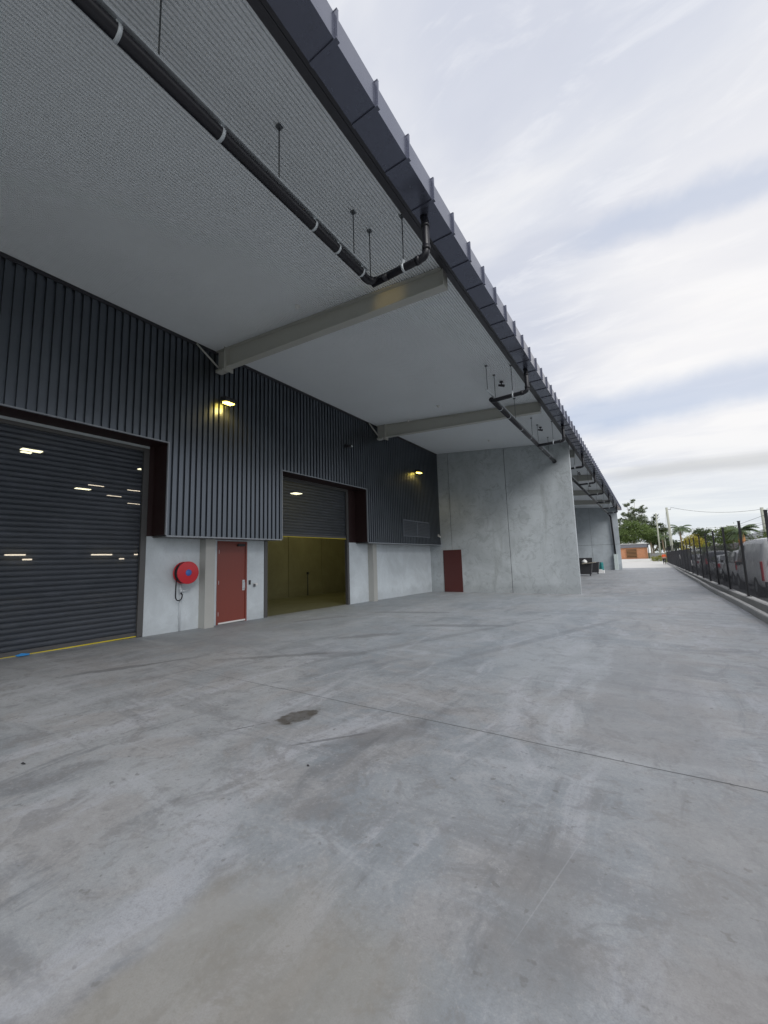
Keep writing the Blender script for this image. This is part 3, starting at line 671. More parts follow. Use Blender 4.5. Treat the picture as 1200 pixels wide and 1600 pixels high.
# ------------------------------------------------------------------ fire hose reel
def hose_reel():
    x, y, z = -9.07, 5.38, 1.35
    t = thing('fire_hose_reel', (XW, y, gz(5)), 'red fire hose reel with a blue hub on the pale wall by the near door', 'hose reel')
    MB().lathe([(0, .0), (.255, .0), (.262, .012), (.262, .03), (.25, .035), (.16, .03), (.06, .05), (0, .05)], (x+.0, y, z), 'x', 48).build('disc', M['red'], t)
    MB().lathe([(.20, -.17), (.255, -.17), (.258, -.16), (.20, -.15)], (x, y, z), 'x', 48).build('disc', M['red'], t)
    MB().lathe([(.0, -.15), (.15, -.15)]+[(.235+.012*sin(i*2.6), -.148+i*.0145) for i in range(11)]+[(.1, -.003)], (x, y, z), 'x', 40).build('hose', M['black'], t)
    MB().lathe([(0, .065), (.05, .065), (.062, .055), (.075, .05), (.078, .04), (.05, .04)], (x, y, z), 'x', 30).build('hub', M['blue'], t)
    m = MB(); m.tube([(XW, y, z), (x-.1, y, z)], .05, 14); m.box(XW+.001, XW+.02, y-.1, y+.1, z-.12, z+.12); m.build('mount', M['darksteel'], t)
    m = MB(); m.tube([(XW+.035, y-.02, gz(5)), (XW+.035, y-.02, 1.02)], .017, 10); m.box(XW+.002, XW+.02, y-.05, y+.01, .3, .34); m.build('feed_pipe', M['steel'], t)
    m = MB(); m.tube([(XW+.035, y-.02, .86), (XW+.035, y-.02, 1.08)], .028, 12); m.tube([(XW+.04, y-.02, .93), (XW+.09, y+.02, .93), (XW+.10, y+.17, .95)], .010, 8); m.lathe([(0, -.02), (.035, -.02), (.035, .02), (0, .02)], (XW+.07, y-.02, .93), 'x', 14); m.build('valve', M['steel'], t)
    pts = [(x-.10, y-.20, z-.12), (x-.10, y-.215, z-.30)]+[(x-.12-.04*i/8, y-.205+.185*(1-cos(pi*i/8))/2, z-.52-.12*sin(pi*i/8)) for i in range(9)]+[(XW+.06, y-.02, .88)]
    MB().tube(pts, .014, 10).build('hose', M['black'], t)
hose_reel()
t = thing('keypad', (XW, 7.36, 1.0), 'black access keypad beside the red door', 'keypad')
box('housing', M['blackplastic'], t, XW+.001, XW+.03, 7.33, 7.385, .94, 1.06, bevel=.004); box('keys', M['jamb'], t, XW+.03, XW+.034, 7.34, 7.375, .95, 1.02)
t = thing('wall_switch', (XW, 7.54, .92), 'small white and grey wall switch beside the red door', 'switch')
box('plate', M['white'], t, XW+.001, XW+.03, 7.50, 7.62, .90, .97, bevel=.004); box('button', M['darksteel'], t, XW+.03, XW+.055, 7.47, 7.53, .87, .95, bevel=.004)
MB().add([(-9.33, 2.44, .052), (-9.22, 2.46, .045), (-9.2, 2.60, .046), (-9.25, 2.63, .062), (-9.31, 2.61, .054), (-9.33, 2.53, .075)], [(0, 1, 5), (1, 2, 5), (2, 3, 5), (3, 4, 5), (4, 0, 5), (0, 4, 3, 2, 1)]).build('tape_scrap', M['tape'])
tag(bpy.data.objects['tape_scrap'], 'scrap of bright blue tape on the slab under the near roller door', 'tape')
def litter(x, y, s, label, a=0):
    mb = MB(); pts = []
    for i in range(9):
        t_ = i/9*2*pi; r = s*(.7+.5*random.random()); px_, py_ = r*cos(t_), r*.35*sin(t_); pts.append((x+px_*cos(a)-py_*sin(a), y+px_*sin(a)+py_*cos(a), gz(y)+.004+.006*random.random()))
    pts.append((x, y, gz(y)+.018)); mb.add(pts, [(i, (i+1) % 9, 9) for i in range(9)]+[tuple(range(8, -1, -1))]); return tag(mb.build('leaf_scrap', M['blackplastic']), label, 'scrap')
litter(-4.1, 1.17, .03, 'black scrap on the slab at the left edge of the yard', .2)
litter(-2.19, 2.25, .014, 'tiny dark chip on the slab below the wet stain', .2)
litter(.23, 1.98, .02, 'dark scrap on the slab at the right edge, nearest the fence side', .9)

# ------------------------------------------------------------------ yard fence
FY = [-5, -2, 1, 4, 7, 10.1, 13.0, 16.4, 19.6, 22.4, 25.1, 28, 31.1, 34.1, 37.1, 40.1, 43.1, 46.1, 49.1, 52.1, 55.1, 58.1, 61.1, 64.1, 67.1, 70.1, 73.1, 76.1]
def fx(y): return 2.47 if y < 30 else 2.47+.002*(y-30)
FN = thing('mesh_fence', (2.47, 30, 0), 'black welded mesh security fence with tall posts along the right edge of the yard', 'fence')
p0 = None
for y in FY:
    zb = gz(y)+.2
    if p0 is None:
        p = MB(); p.box(2.44, 2.50, y-.03, y+.03, zb, zb+2.29); p.box(2.432, 2.508, y-.038, y+.038, zb+2.29, zb+2.31); p.box(2.40, 2.54, y-.06, y+.06, zb, zb+.012); p0 = p.build('post', M['fence'], FN); py0, pz0 = y, zb
    else:
        c = p0.copy(); COL.objects.link(c); c.location = (fx(y)-2.47, y-py0, zb-pz0)
for (a, b) in zip(FY, FY[1:]):
    m = MB(); zb = (gz(a)+gz(b))/2+.24; ht = 1.62; x = (fx(a)+fx(b))/2; w = .0021 if a < 34 else .0036
    nz, st_ = (int(ht/.025), .025) if a < 34 else (int(ht/.05), .05)
    for i in range(nz+1):
        z = zb+i*st_; m.box(x-w, x+w, a, b, z-w, z+w)
    sy = .076 if a < 34 else .12; ny = int((b-a)/sy)
    for i in range(ny):
        y = a+(i+.5)*sy; m.box(x+w, x+3*w, y-w, y+w, zb, zb+ht)
    m.build('mesh_panel', M['mesh'], FN)
for dz in (1.80, 2.0, 2.2):
    m = MB()
    for a, b in zip(FY, FY[1:]): m.tube([(fx(a), a, gz(a)+.2+dz), (fx(b), b, gz(b)+.2+dz)], .004, 4, False)
    m.build('top_wire', M['mesh'], FN)
for (y, z, lab) in ((44.0, .95, 'small white tag fixed high on the black mesh fence'), (33.2, .65, 'small white slanted tag fixed on the black mesh fence')):
    q = MB(); q.prism([(y-.12, z-.12), (y+.05, z-.14), (y+.18, z+.2), (y+.02, z+.22)], 'x', 2.40, 2.412); tag(q.build('fence_tag', M['white']), lab, 'tag')

# ------------------------------------------------------------------ bins and clutter beyond the near wing wall
def bin_(x, y, label, w=1.2, d=.75, h=1.0, lid=True):
    z0 = gz(y); t = thing('wheelie_bin', (x, y, z0), label, 'bin', 'dark bins beyond the near wing wall')
    b = MB(); a0, a1 = .40, .5
    vs = [(x+sx*w*(a0 if k == 0 else a1), y+sy*d*(a0 if k == 0 else a1), z0+(.14 if k == 0 else h)) for k in (0, 1) for sx, sy in ((-1, -1), (1, -1), (1, 1), (-1, 1))]
    b.add(vs, [(3, 2, 1, 0), (0, 1, 5, 4), (1, 2, 6, 5), (2, 3, 7, 6), (3, 0, 4, 7)])
    vi = [(x+sx*w*(a0-.03 if k == 0 else a1-.03), y+sy*d*(a0-.03 if k == 0 else a1-.03), z0+(.2 if k == 0 else h)) for k in (0, 1) for sx, sy in ((-1, -1), (1, -1), (1, 1), (-1, 1))]
    b.add(vi, [(0, 1, 2, 3), (4, 5, 1, 0), (5, 6, 2, 1), (6, 7, 3, 2), (7, 4, 0, 3)])
    b.build('tub', M['blackplastic'], t)
    r = MB()
    for (p, q) in (((-1, -1), (1, -1)), ((1, -1), (1, 1)), ((1, 1), (-1, 1)), ((-1, 1), (-1, -1))): r.tube([(x+p[0]*w*.5, y+p[1]*d*.5, z0+h), (x+q[0]*w*.5, y+q[1]*d*.5, z0+h)], .03, 6)
    r.build('rim', M['blackplastic'], t)
    for sx in (-1, 1):
        for sy in (-1, 1): MB().lathe([(0, -.025), (.07, -.025), (.07, .025), (0, .025)], (x+sx*w*.33, y+sy*d*.3, z0+.07), 'x', 16).build('wheel', M['black'], t)
    if lid: MB().box(x-w*.48, x+w*.48, y+d*.5, y+d*.5+.04, z0+h+.02, z0+h+.42).build('lid', M['blackplastic'], t, .01)
    return t
bin_(-4.32, 35.9, 'large dark open bin heaped with rubbish, beside the near wing wall edge')
bin_(-3.95, 39.2, 'second dark bin partly hidden behind the large open bin', .8, .7, 1.0, False)
MB().prism([(-4.4, .70), (-3.45, .80), (-3.45, .82), (-4.4, .73)], 'y', 35.3, 36.2).build('board', paint('raw_board', (.5, .45, .36), .8)); tag(bpy.data.objects['board'], 'pale board laid across the large dark bin', 'board')
pb = MB(); pb.lathe([(0, .28), (.06, .26), (.14, .20), (.2, .1), (.18, .0), (0, -.02)], (-4.25, 35.75, .78), 'z', 9); tag(pb.build('rubbish_bag', M['white']), 'white crumpled rubbish bag on top of the large dark bin', 'bag')
tl = paint('teal_plastic', (.02, .20, .20), .5)
for (x, y, h, lab) in ((-4.05, 47.2, .85, 'taller teal plastic drum by the far wing wall'), (-4.45, 47.6, .65, 'shorter teal plastic drum by the far wing wall')):
    z0 = gz(y); t = thing('plastic_drum', (x, y, z0), lab, 'drum', 'teal drums by the far wing wall')
    MB().lathe([(0, 0), (.15, 0), (.17, .05), (.18, h*.3), (.17, h*.33), (.18, h*.36), (.18, h*.66), (.17, h*.69), (.18, h*.72), (.17, h*.95), (.15, h)], (x, y, z0), 'z', 20).build('body', tl, t)
    MB().lathe([(.15, h), (.16, h+.03), (0, h+.03)], (x, y, z0), 'z', 20).build('lid', tl, t)
for (x, y, lab) in ((-3.6, 41.0, 'white carton on the slab behind the dark bins'), (-4.0, 43.6, 'pale carton on the slab between the dark bins and teal drums')):
    z0 = gz(y); t = thing('carton', (x, y, z0), lab, 'carton', 'cartons behind the bins')
    box('box_body', M['white'], t, x-.28, x+.28, y-.2, y+.2, z0, z0+.26, bevel=.01); MB().prism([(x-.28, z0+.262), (x+.05, z0+.262), (x-.12, z0+.36), (x-.38, z0+.33)], 'y', y-.2, y-.19).build('flap', M['white'], t)

# ------------------------------------------------------------------ vehicles
M['glass'] = paint('dark_window_glass', (.02, .024, .028), .08, 0, .1, 2, 0, .9)
M['tyre'] = paint('tyre_rubber', (.02, .02, .02), .85)
M['rim'] = paint('wheel_rim', (.35, .36, .37), .35, .7)
M['tail'] = paint('tail_lamp_red', (.26, .012, .022), .25)
M['headl'] = paint('head_lamp', (.7, .72, .74), .15)
M['plate'] = paint('blank_number_plate', (.72, .72, .66), .5)
def loft(mb, secs, closed=True):
    """secs: list of (y, [ (x,z)... ]) rings of equal length, along y"""
    n = len(secs[0][1]); vs = [(x, y, z) for y, r in secs for x, z in r]
    fs = [(i*n+k, i*n+(k+1) % n, (i+1)*n+(k+1) % n, (i+1)*n+k) for i in range(len(secs)-1) for k in range(n)]
    fs += [tuple(range(n))[::-1], tuple((len(secs)-1)*n+k for k in range(n))]; mb.add(vs, fs, True)
def vehicle(name, x, y, label, cat, body, kind):
    """rear bumper at y, nose towards +y"""
    z0 = gz(y+2); t = thing(name, (x, y, z0), label, cat, 'vehicles parked behind the mesh fence')
    van = kind == 'van'
    L = 5.1 if van else (4.6 if kind != 'wagon' else 4.75); Wd = .96 if van else .90; Hh = 2.05 if van else (1.45 if kind == 'sedan' else 1.72)
    if van:
        prof = [(0, .42, 1.02, 1.9), (.06, .30, 1.02, 2.0), (.35, .28, 1.02, Hh), (1.5, .27, 1.02, Hh+.03), (3.4, .27, 1.02, Hh), (3.75, .27, 1.02, 1.98), (4.45, .27, 1.0, 1.25), (4.9, .3, .95, 1.02), (5.1, .42, .82, .84)]
    elif kind == 'sedan':
        prof = [(0, .5, .9, .98), (.08, .34, .88, 1.02), (.65, .27, .9, 1.06), (1.25, .27, .92, 1.38), (1.9, .27, .92, Hh), (2.6, .27, .92, 1.42), (3.3, .27, .92, 1.02), (4.1, .27, .88, .90), (4.5, .32, .78, .80), (4.6, .45, .66, .68)]
    else:
        prof = [(0, .55, .98, 1.25), (.1, .36, .98, 1.55), (.45, .32, 1.0, Hh-.04), (1.4, .32, 1.0, Hh), (2.6, .32, 1.0, Hh-.05), (3.35, .32, 1.0, 1.12), (4.2, .32, .95, 1.0), (4.6, .38, .8, .84), (L, .5, .66, .7)]
    secs = []
    for (py_, zb, belt, zt) in prof:
        top_w = Wd*(.86 if van else .74) if zt > belt+.15 else Wd*.9
        ww = Wd*(1 if .05 < py_ < L-.2 else .9)
        r = [(-ww*.92, zb), (-ww, zb+.12), (-ww, min(belt, zt-.02)*.8), (-ww*.97, min(belt, zt-.015)), (-top_w, zt-.10 if zt > belt+.15 else zt-.01), (-top_w*.86, zt)]
        r = r+[(-a, b) for a, b in reversed(r)]
        secs.append((y+py_, [(x+a, z0+b) for a, b in r]))
    b = MB(); loft(b, secs); bo = b.build('body', body, t); m = bo.modifiers.new('sub', 'SUBSURF'); m.levels = 1; m.render_levels = 1
    # glass: side panes and rear pane set proud of the body
    def pane(pts, parent=t, nm='window', mat='glass'):
        c = sum((Vector(p) for p in pts), Vector())/len(pts); nrm = (Vector(pts[1])-Vector(pts[0])).cross(Vector(pts[2])-Vector(pts[0])).normalized()*.02
        q = MB(); n = len(pts); q.add([Vector(p)-nrm for p in pts]+[Vector(p)+nrm for p in pts], [tuple(range(n)), tuple(range(2*n-1, n-1, -1))]+[(i, (i+1) % n, (i+1) % n+n, i+n) for i in range(n)]); return q.build(nm, M[mat], parent, .006)
    zt = Hh
    if van:
        for sx in (-1, 1):
            for (a, c_) in ((3.0, 4.0),): pane([(x+sx*Wd*.985, y+a, z0+1.08), (x+sx*Wd*.985, y+c_+.1, z0+1.08), (x+sx*Wd*.885, y+c_-.3, z0+1.8), (x+sx*Wd*.885, y+a, z0+1.82)])
        pane([(x-Wd*.78, y-.0, z0+1.12), (x+Wd*.78, y-.0, z0+1.12), (x+Wd*.68, y+.09, z0+1.78), (x-Wd*.68, y+.09, z0+1.78)])
        pane([(x-Wd*.8, y+4.42, z0+1.25), (x+Wd*.8, y+4.42, z0+1.25), (x+Wd*.7, y+3.82, z0+1.9), (x-Wd*.7, y+3.82, z0+1.9)])
        lz0, lz1 = .58, 1.24
    else:
        g0, g1 = (.95, 3.1) if kind == 'sedan' else (.45, 3.15); mid = (g0+g1)/2
        for sx in (-1, 1):
            lo_, hi_ = (1.0, Hh-.12) if kind == 'sedan' else (1.06, Hh-.14)
            for (a, c_, ta, tc_) in ((g0, mid-.04, g0+.35, mid-.04), (mid+.04, g1, mid+.04, g1-.55)):
                pane([(x+sx*Wd*.965, y+a, z0+lo_), (x+sx*Wd*.965, y+c_, z0+lo_), (x+sx*Wd*.80, y+tc_, z0+hi_), (x+sx*Wd*.80, y+ta, z0+hi_)])
        if kind == 'sedan': pane([(x-Wd*.72, y+.62, z0+1.08), (x+Wd*.72, y+.62, z0+1.08), (x+Wd*.6, y+1.2, z0+1.36), (x-Wd*.6, y+1.2, z0+1.36)])
        else: pane([(x-Wd*.74, y+.02, z0+1.10), (x+Wd*.74, y+.02, z0+1.10), (x+Wd*.64, y+.22, z0+1.54), (x-Wd*.64, y+.22, z0+1.54)])
        lz0, lz1 = (.70, .92) if kind == 'sedan' else (.75, 1.15)
    for sx in (-1, 1):
        q = MB(); w0 = Wd*.99; q.box(min(x+sx*w0*(.93 if van else .84), x+sx*w0), max(x+sx*w0*(.93 if van else .84), x+sx*w0), y-.02, y+(.07 if van else .14), z0+lz0, z0+lz1); q.build('tail_light', M['tail'], t, .02)
        q = MB(); q.box(min(x+sx*w0*.55, x+sx*w0*.86), max(x+sx*w0*.55, x+sx*w0*.86), y+L-.2, y+L-.03, z0+.62, z0+.78); q.build('headlight', M['headl'], t, .02)
        q = MB(); q.box(min(x+sx*Wd, x+sx*(Wd+.14)), max(x+sx*Wd, x+sx*(Wd+.14)), y+L*.66, y+L*.66+.07, z0+1.02, z0+1.17); q.build('mirror', M['blackplastic'], t, .02)
        for wy in (.95 if van else .85, L-.85):
            R = .34
            wh = MB(); wh.lathe([(R*.6, -.1), (R-.02, -.1), (R, -.08), (R, .08), (R-.02, .1), (R*.6, .1)], (x+sx*(Wd-.09), y+wy, z0+R), 'x', 24); wo = wh.build('wheel', M['tyre'], t)
            MB().lathe([(0, sx*.07), (R*.2, sx*.09), (R*.55, sx*.07), (R*.62, sx*.095)], (x+sx*(Wd-.09), y+wy, z0+R), 'x', 20).build('rim', M['rim'], wo)
    MB().box(x-Wd*.92, x+Wd*.92, y-.09, y+.06, z0+.34, z0+.56).build('bumper', M['blackplastic'] if kind != 'sedan' else body, t, .03)
    MB().box(x-.19, x+.19, y-.105, y-.093, z0+.60 if not van else z0+.62, z0+.72 if not van else z0+.74).build('number_plate', M['plate'], t)
    return t
cw = paint('white_car_paint', (.72, .73, .74), .25, 0, .04, 1); cs = paint('silver_car_paint', (.42, .44, .46), .28, .5, .05, 1); cd = paint('charcoal_car_paint', (.05, .055, .065), .25, .3, .06, 1); cb = paint('blue_grey_car_paint', (.10, .14, .20), .25, .3, .06, 1)
vehicle('parked_van', 4.10, 18.3, 'white van with tall red tail lights behind the mesh fence at the right edge', 'van', cw, 'van')
vehicle('parked_car', 4.22, 24.2, 'white high car next beyond the white van, behind the mesh fence', 'car', cw, 'wagon')
vehicle('parked_car', 4.25, 30.4, 'silver car third along behind the mesh fence', 'car', cs, 'sedan')
vehicle('parked_car', 4.3, 36.3, 'dark grey high car fourth along behind the mesh fence', 'car', cd, 'wagon')
vehicle('parked_car', 4.3, 42.4, 'white low car fifth along behind the mesh fence', 'car', cw, 'sedan')
vehicle('parked_car', 4.3, 48.2, 'blue grey car farthest along behind the mesh fence', 'car', cb, 'sedan')
vehicle('parked_car', 8.6, 26.0, 'silver high car in the second row, seen above the first row of cars', 'car', cs, 'wagon')
vehicle('parked_car', 9.2, 35.0, 'dark high car in the second row behind the mesh fence', 'car', cd, 'wagon')

# ------------------------------------------------------------------ vegetation
def leaves(rng, blobs, count, size, squash=1.):
    vs = []; fs = []; sm = []
    tot = sum(b[3]*b[4]*b[5] for b in blobs)
    for (cx, cy, cz, rx, ry, rz) in blobs:
        k = max(20, int(count*rx*ry*rz/tot))
        # sub-clumps give uneven outline and gaps
        subs = []
        for _ in range(max(5, k//45)):
            while True:
                a, b, c = rng.uniform(-1, 1), rng.uniform(-1, 1), rng.uniform(-1, 1)
                if .25 < a*a+b*b+c*c < 1: break
            subs.append((cx+a*rx*.85, cy+b*ry*.85, cz+c*rz*.85))
        sr = .34*(rx*ry*rz)**(1/3)
        for i in range(k):
            s = rng.choice(subs); x, y, z = rng.gauss(s[0], sr*.6), rng.gauss(s[1], sr*.6), rng.gauss(s[2], sr*.42)
            l = size*rng.uniform(.6, 1.3); u = Vector((rng.gauss(0, 1), rng.gauss(0, 1), rng.gauss(0, .7))).normalized(); w = u.cross(Vector((rng.gauss(0, 1), rng.gauss(0, 1), rng.gauss(0, 1)))).normalized()*.5
            p = Vector((x, y, z)); n = len(vs)
            vs += [p-u*l*.5, p+w*l*.5, p+u*l*.5, p-w*l*.5]; fs.append((n, n+1, n+2, n+3))
    return vs, fs
def tree(name, x, y, trunk_h, trunk_r, blobs, count, size, mat, bark, label, group, seed=1, limbs=True):
    rng = random.Random(seed); z0 = gz(y)-.03
    t = thing(name, (x, y, z0), label, 'tree' if 'shrub' not in name and 'hedge' not in name else 'shrub', group)
    if trunk_h:
        mb = MB(); lean = rng.uniform(-.25, .25)
        pts = [(x+lean*k/5*1.2+rng.uniform(-.06, .06), y+rng.uniform(-.05, .05), z0+trunk_h*k/5) for k in range(6)]
        mb.tube(pts, [trunk_r*(1-.13*k) for k in range(6)], 8)
        if limbs:
            for b in blobs[:9]:
                a = Vector(pts[rng.choice((2, 3, 4))]); e = Vector(b[:3]); m_ = (a+e)/2+Vector((0, 0, -.2)); mb.tube([a, m_, e], [trunk_r*.5, trunk_r*.3, trunk_r*.1], 6)
        mb.build('trunk', bark, t)
    vs, fs = leaves(rng, [tuple(b) for b in blobs], count, size)
    MB().add(vs, fs).build('crown', mat, t)
    return t
bark = paint('pale_bark', (.28, .24, .19), .9, 0, .25, 3); pbark = paint('palm_bark', (.26, .20, .14), .9, 0, .25, 5)
Lg = mat_leaf('mid_green_leaves', (.13, .19, .06), (.20, .27, .09), .35); Ld = mat_leaf('dark_green_leaves', (.075, .105, .05), (.12, .155, .07), .35)
Lgum = mat_leaf('grey_green_leaves', (.17, .21, .13), (.25, .28, .18), .4); Ly = mat_leaf('yellow_green_leaves', (.36, .32, .05), (.52, .44, .08), .6)
Lpalm = mat_leaf('palm_leaves', (.10, .15, .07), (.16, .21, .10), 1.); Lhedge = mat_leaf('hedge_leaves', (.11, .16, .05), (.18, .225, .075), .8)
G = 'trees beyond the far end of the yard'
R_ = random.Random(5)
tree('gum_tree', -2.3, 112, 9.5, .32, [(-3.2, 112, 9.2, 1.3, 1.2, .8), (-1.8, 112, 11.6, 1.2, 1.1, .8), (-3.0, 112, 12.9, 1.0, 1., .6), (-1.4, 112, 13.6, 1.0, .9, .55), (-.4, 112, 11.4, 1.3, 1., .8), (-2.6, 112, 10.4, 1.6, 1.2, .8), (.3, 112, 12.0, .9, .8, .5), (-3.9, 112, 10.9, .8, .8, .5), (-3.6, 112, 7.6, 1.6, 1.4, 1.2), (-.8, 112, 9.2, 1.8, 1.4, 1.2)], 7500, .30, Lgum, bark, 'tallest open crowned gum tree above the brick building', G, 3)
tree('leafy_tree', -1.6, 106, 4, .3, [(-2.6, 106, 5.4, 2.3, 2, 2.2), (-.2, 106, 6.0, 2.0, 2, 1.9), (-2.4, 106, 7.8, 1.8, 1.5, 1.2), (1.2, 106, 4.9, 1.5, 1.5, 1.8), (-4.2, 106, 5.2, 1.6, 1.5, 2.2)], 11000, .30, Lg, bark, 'bright green leafy tree directly behind the brick building', G, 4)
tree('dense_tree', 1.4, 122, 5, .3, [(1.0, 122, 8.4, 1.9, 1.6, 1.3), (3.0, 122, 7.6, 1.4, 1.4, 1.2), (1.6, 122, 5.4, 2.6, 2, 2.4), (3.6, 122, 4.2, 1.6, 1.5, 2.2), (2.4, 122, 10.1, 1.3, 1., .8), (.2, 122, 9.6, 1.4, 1.2, 1.0), (4.4, 122, 6.2, 1.2, 1.2, 1.2)], 9500, .34, Ld, bark, 'dark dense tree right of the leafy tree, behind the left power pole', G, 5)
tree('dense_tree', -5.5, 118, 5, .3, [(-5.5, 118, 6, 2.6, 2, 3), (-6, 118, 9.4, 2, 1.6, 1.4)], 2600, .38, Ld, bark, 'dark tree mostly hidden by the far end of the warehouse', G, 6)
tree('dense_tree', 4.9, 128, 3, .25, [(4.6, 128, 3.4, 1.6, 1.6, 2.0), (6.0, 128, 2.8, 1.8, 1.6, 1.5)], 2400, .36, Ld, bark, 'low dark tree between the two largest power poles', G, 7)
tree('yellow_tree', 7.2, 92, 1.6, .2, [(7.2, 92, 3.1, 1.7, 1.5, 1.3), (6.2, 92, 2.3, 1.2, 1.2, 1.1), (8.3, 92, 2.4, 1.1, 1.2, 1.0)], 4200, .2, Ly, bark, 'rounded golden yellow tree behind the fence posts', G, 8)
tree('dense_tree', 10.6, 112, 3, .3, [(9.6, 112, 5.6, 1.5, 1.5, 1.0), (11.2, 112, 5.2, 1.7, 1.5, 1.1), (10.6, 112, 3.6, 2.4, 2, 1.6)], 3400, .34, Ld, bark, 'dark round topped tree behind the golden tree', G, 9)
tree('leafy_tree', 9.7, 76, 1.8, .2, [(9.4, 76, 2.8, 1.2, 1.2, 1.2), (10.6, 76, 3.2, 1.2, 1.2, 1.1)], 2600, .22, Lg, bark, 'small green tree right of the golden tree', G, 10)
tree('leafy_tree', 8.6, 62, 2, .22, [(7.7, 62, 3.0, 1.2, 1.2, 1.1), (8.6, 62, 3.4, 1.1, 1.1, 1.0)], 3000, .2, Lhedge, bark, 'olive green tree left of the orange trunked palm', G, 11)
tree('leafy_tree', 12.6, 60, 2, .22, [(12.4, 60, 2.8, 1.6, 1.3, 1.1), (11.2, 60, 2.4, 1.2, 1.2, .9), (14.5, 60, 3, 1.8, 1.3, 1.4)], 3400, .2, Lhedge, bark, 'green tree right of the orange trunked palm', G, 12)
hb = []
for i in range(14): hb.append((6+i*1.6, 58+R_.uniform(-.6, .6), 1.1+R_.uniform(-.1, .35), 1.1, 1., 1.2))
tree('hedge', 6, 58, 0, 0, hb, 7500, .2, Lhedge, bark, 'long green hedge across the back of the car park', None, 13)
tree('flowering_shrub', 1.45, 88, 0, 0, [(1.1, 88, .25, .7, .5, .55), (1.9, 88, .3, .6, .5, .6)], 1500, .12, mat_leaf('shrub_leaves', (.22, .26, .03), (.36, .32, .05), 2.), bark, 'low yellow green shrub at the far end of the yard beside the worker', None, 14)
hb = [(-60+i*4.2+R_.uniform(-1, 1), 135+R_.uniform(-4, 4), 2.5+R_.uniform(0, 2.), 3, 2, 3) for i in range(34)]
vs, fs = leaves(random.Random(31), hb, 9000, .7); tag(MB().add(vs, fs).build('distant_foliage', Ld), 'band of distant dark greenery along the horizon', 'foliage', None, 'stuff')

def palm(x, y, h, r, n, L, label, trunkmat, seed):
    rng = random.Random(seed); z0 = gz(y); t = thing('palm_tree', (x, y, z0), label, 'palm', 'palms beyond the fence')
    MB().tube([(x+.06*sin(k), y, z0+h*k/6) for k in range(7)], [r*1.35, r, r*.95, r*.9, r*.9, r, r*.6], 10).build('trunk', trunkmat, t)
    for i in range(n):
        a = 2*pi*i/n+rng.uniform(-.2, .2); el = rng.uniform(.1, 1.15); mb = MB(); pts = []
        p = Vector((x, y, z0+h)); d = Vector((cos(a)*cos(el), sin(a)*cos(el), sin(el))); N_ = 12
        for k in range(N_):
            pts.append(p.copy()); p = p+d*(L/N_); d = (d+Vector((0, 0, -.16))).normalized()
        mb.tube(pts, [.03*(1-k/N_)+.006 for k in range(N_)], 5)
        for k in range(1, N_-1):
            f = (pts[k+1]-pts[k]); side = f.cross(Vector((0, 0, 1)))
            if side.length < 1e-4: side = Vector((1, 0, 0))
            side.normalize(); ln = L*.24*sin(pi*(k+.6)/(N_+.6))+.05
            for s in (-1, 1):
                for q in (0, .5):
                    b = pts[k]+f*q; tip = b+side*s*ln+f.normalized()*ln*.4+Vector((0, 0, -ln*.55)); w = f.normalized()*.045*L/2.2
                    m_ = (b+tip)/2+Vector((0, 0, ln*.12)); mb.add([b-w*.4, b+w*.4, m_+w, m_-w, tip], [(0, 1, 2, 3), (3, 2, 4)])
        mb.build('frond', Lpalm, t)
orange_bark = paint('orange_palm_trunk', (.5, .22, .08), .8, 0, .2, 4)
palm(5.9, 98, 6.2, .17, 15, 2.4, 'palm with drooping fronds left of the golden tree', pbark, 1)
palm(3.05, 104, 5.4, .15, 13, 2.3, 'palm with drooping fronds between the left and tall power poles', pbark, 2)
palm(.9, 110, 6.4, .15, 13, 2.2, 'slim palm in front of the dark dense tree', pbark, 5)
palm(8.85, 58, 3.7, .32, 17, 1.9, 'squat palm with an orange trunk above the parked cars', orange_bark, 3)
palm(18.5, 84, 5.2, .2, 14, 2.2, 'palm near the right edge behind the power pole', pbark, 4)

# ------------------------------------------------------------------ power poles and wires
polem = paint('weathered_pole', (.42, .43, .36), .85, 0, .15, 2); gal = paint('pole_fittings', (.25, .25, .25), .6)
def pole(x, y, h, r, label, lean=0, arm=None, ins=0):
    z0 = gz(y)-.05; t = thing('power_pole', (x, y, z0), label, 'power pole', 'power poles beyond the yard')
    MB().tube([(x, y, z0), (x+lean*.5, y, z0+h*.5), (x+lean, y, z0+h)], [r, r*.85, r*.7], 12).build('shaft', polem, t)
    if arm: MB().box(x+lean-arm, x+lean+arm, y-.05, y+.05, z0+h*.9, z0+h*.9+.1).build('crossarm', gal, t)
    for k in range(ins):
        zz = z0+h-.25-k*.55; MB().tube([(x+lean, y, zz), (x+lean+.45, y, zz-.1), (x+lean+.5, y, zz+.12)], .035, 6).build('insulator', gal, t)
    return t
pole(2.2, 96, 9.6, .15, 'left power pole with small insulators, behind the worker', 0, None, 3)
pole(3.1, 70, 8.2, .20, 'tall pale power pole with a single wire, right of the worker', -.16, None, 1)
pole(3.42, 103, 5.9, .10, 'thin short pole with a crossarm between the two taller poles', 0, .55, 0)
pole(12.35, 66, 6.9, .24, 'power pole at the right edge beyond the car park', -.1, None, 1)
def wire(a, b, sag, label, r=.018):
    a, b = Vector(a), Vector(b); pts = []
    for i in range(21):
        u = i/20; p = a.lerp(b, u); p.z -= sag*4*u*(1-u); pts.append(p)
    tag(MB().tube(pts, r, 5).build('power_line', M['fence']), label, 'wire')
wire((3.4, 70, 7.75), (12.2, 66, 6.25), .55, 'overhead wire sagging from the tall pale pole to the right edge pole')
wire((2.7, 96, 6.4), (12.2, 66, 4.6), .5, 'lower overhead wire from the left pole to the right edge pole', .014)
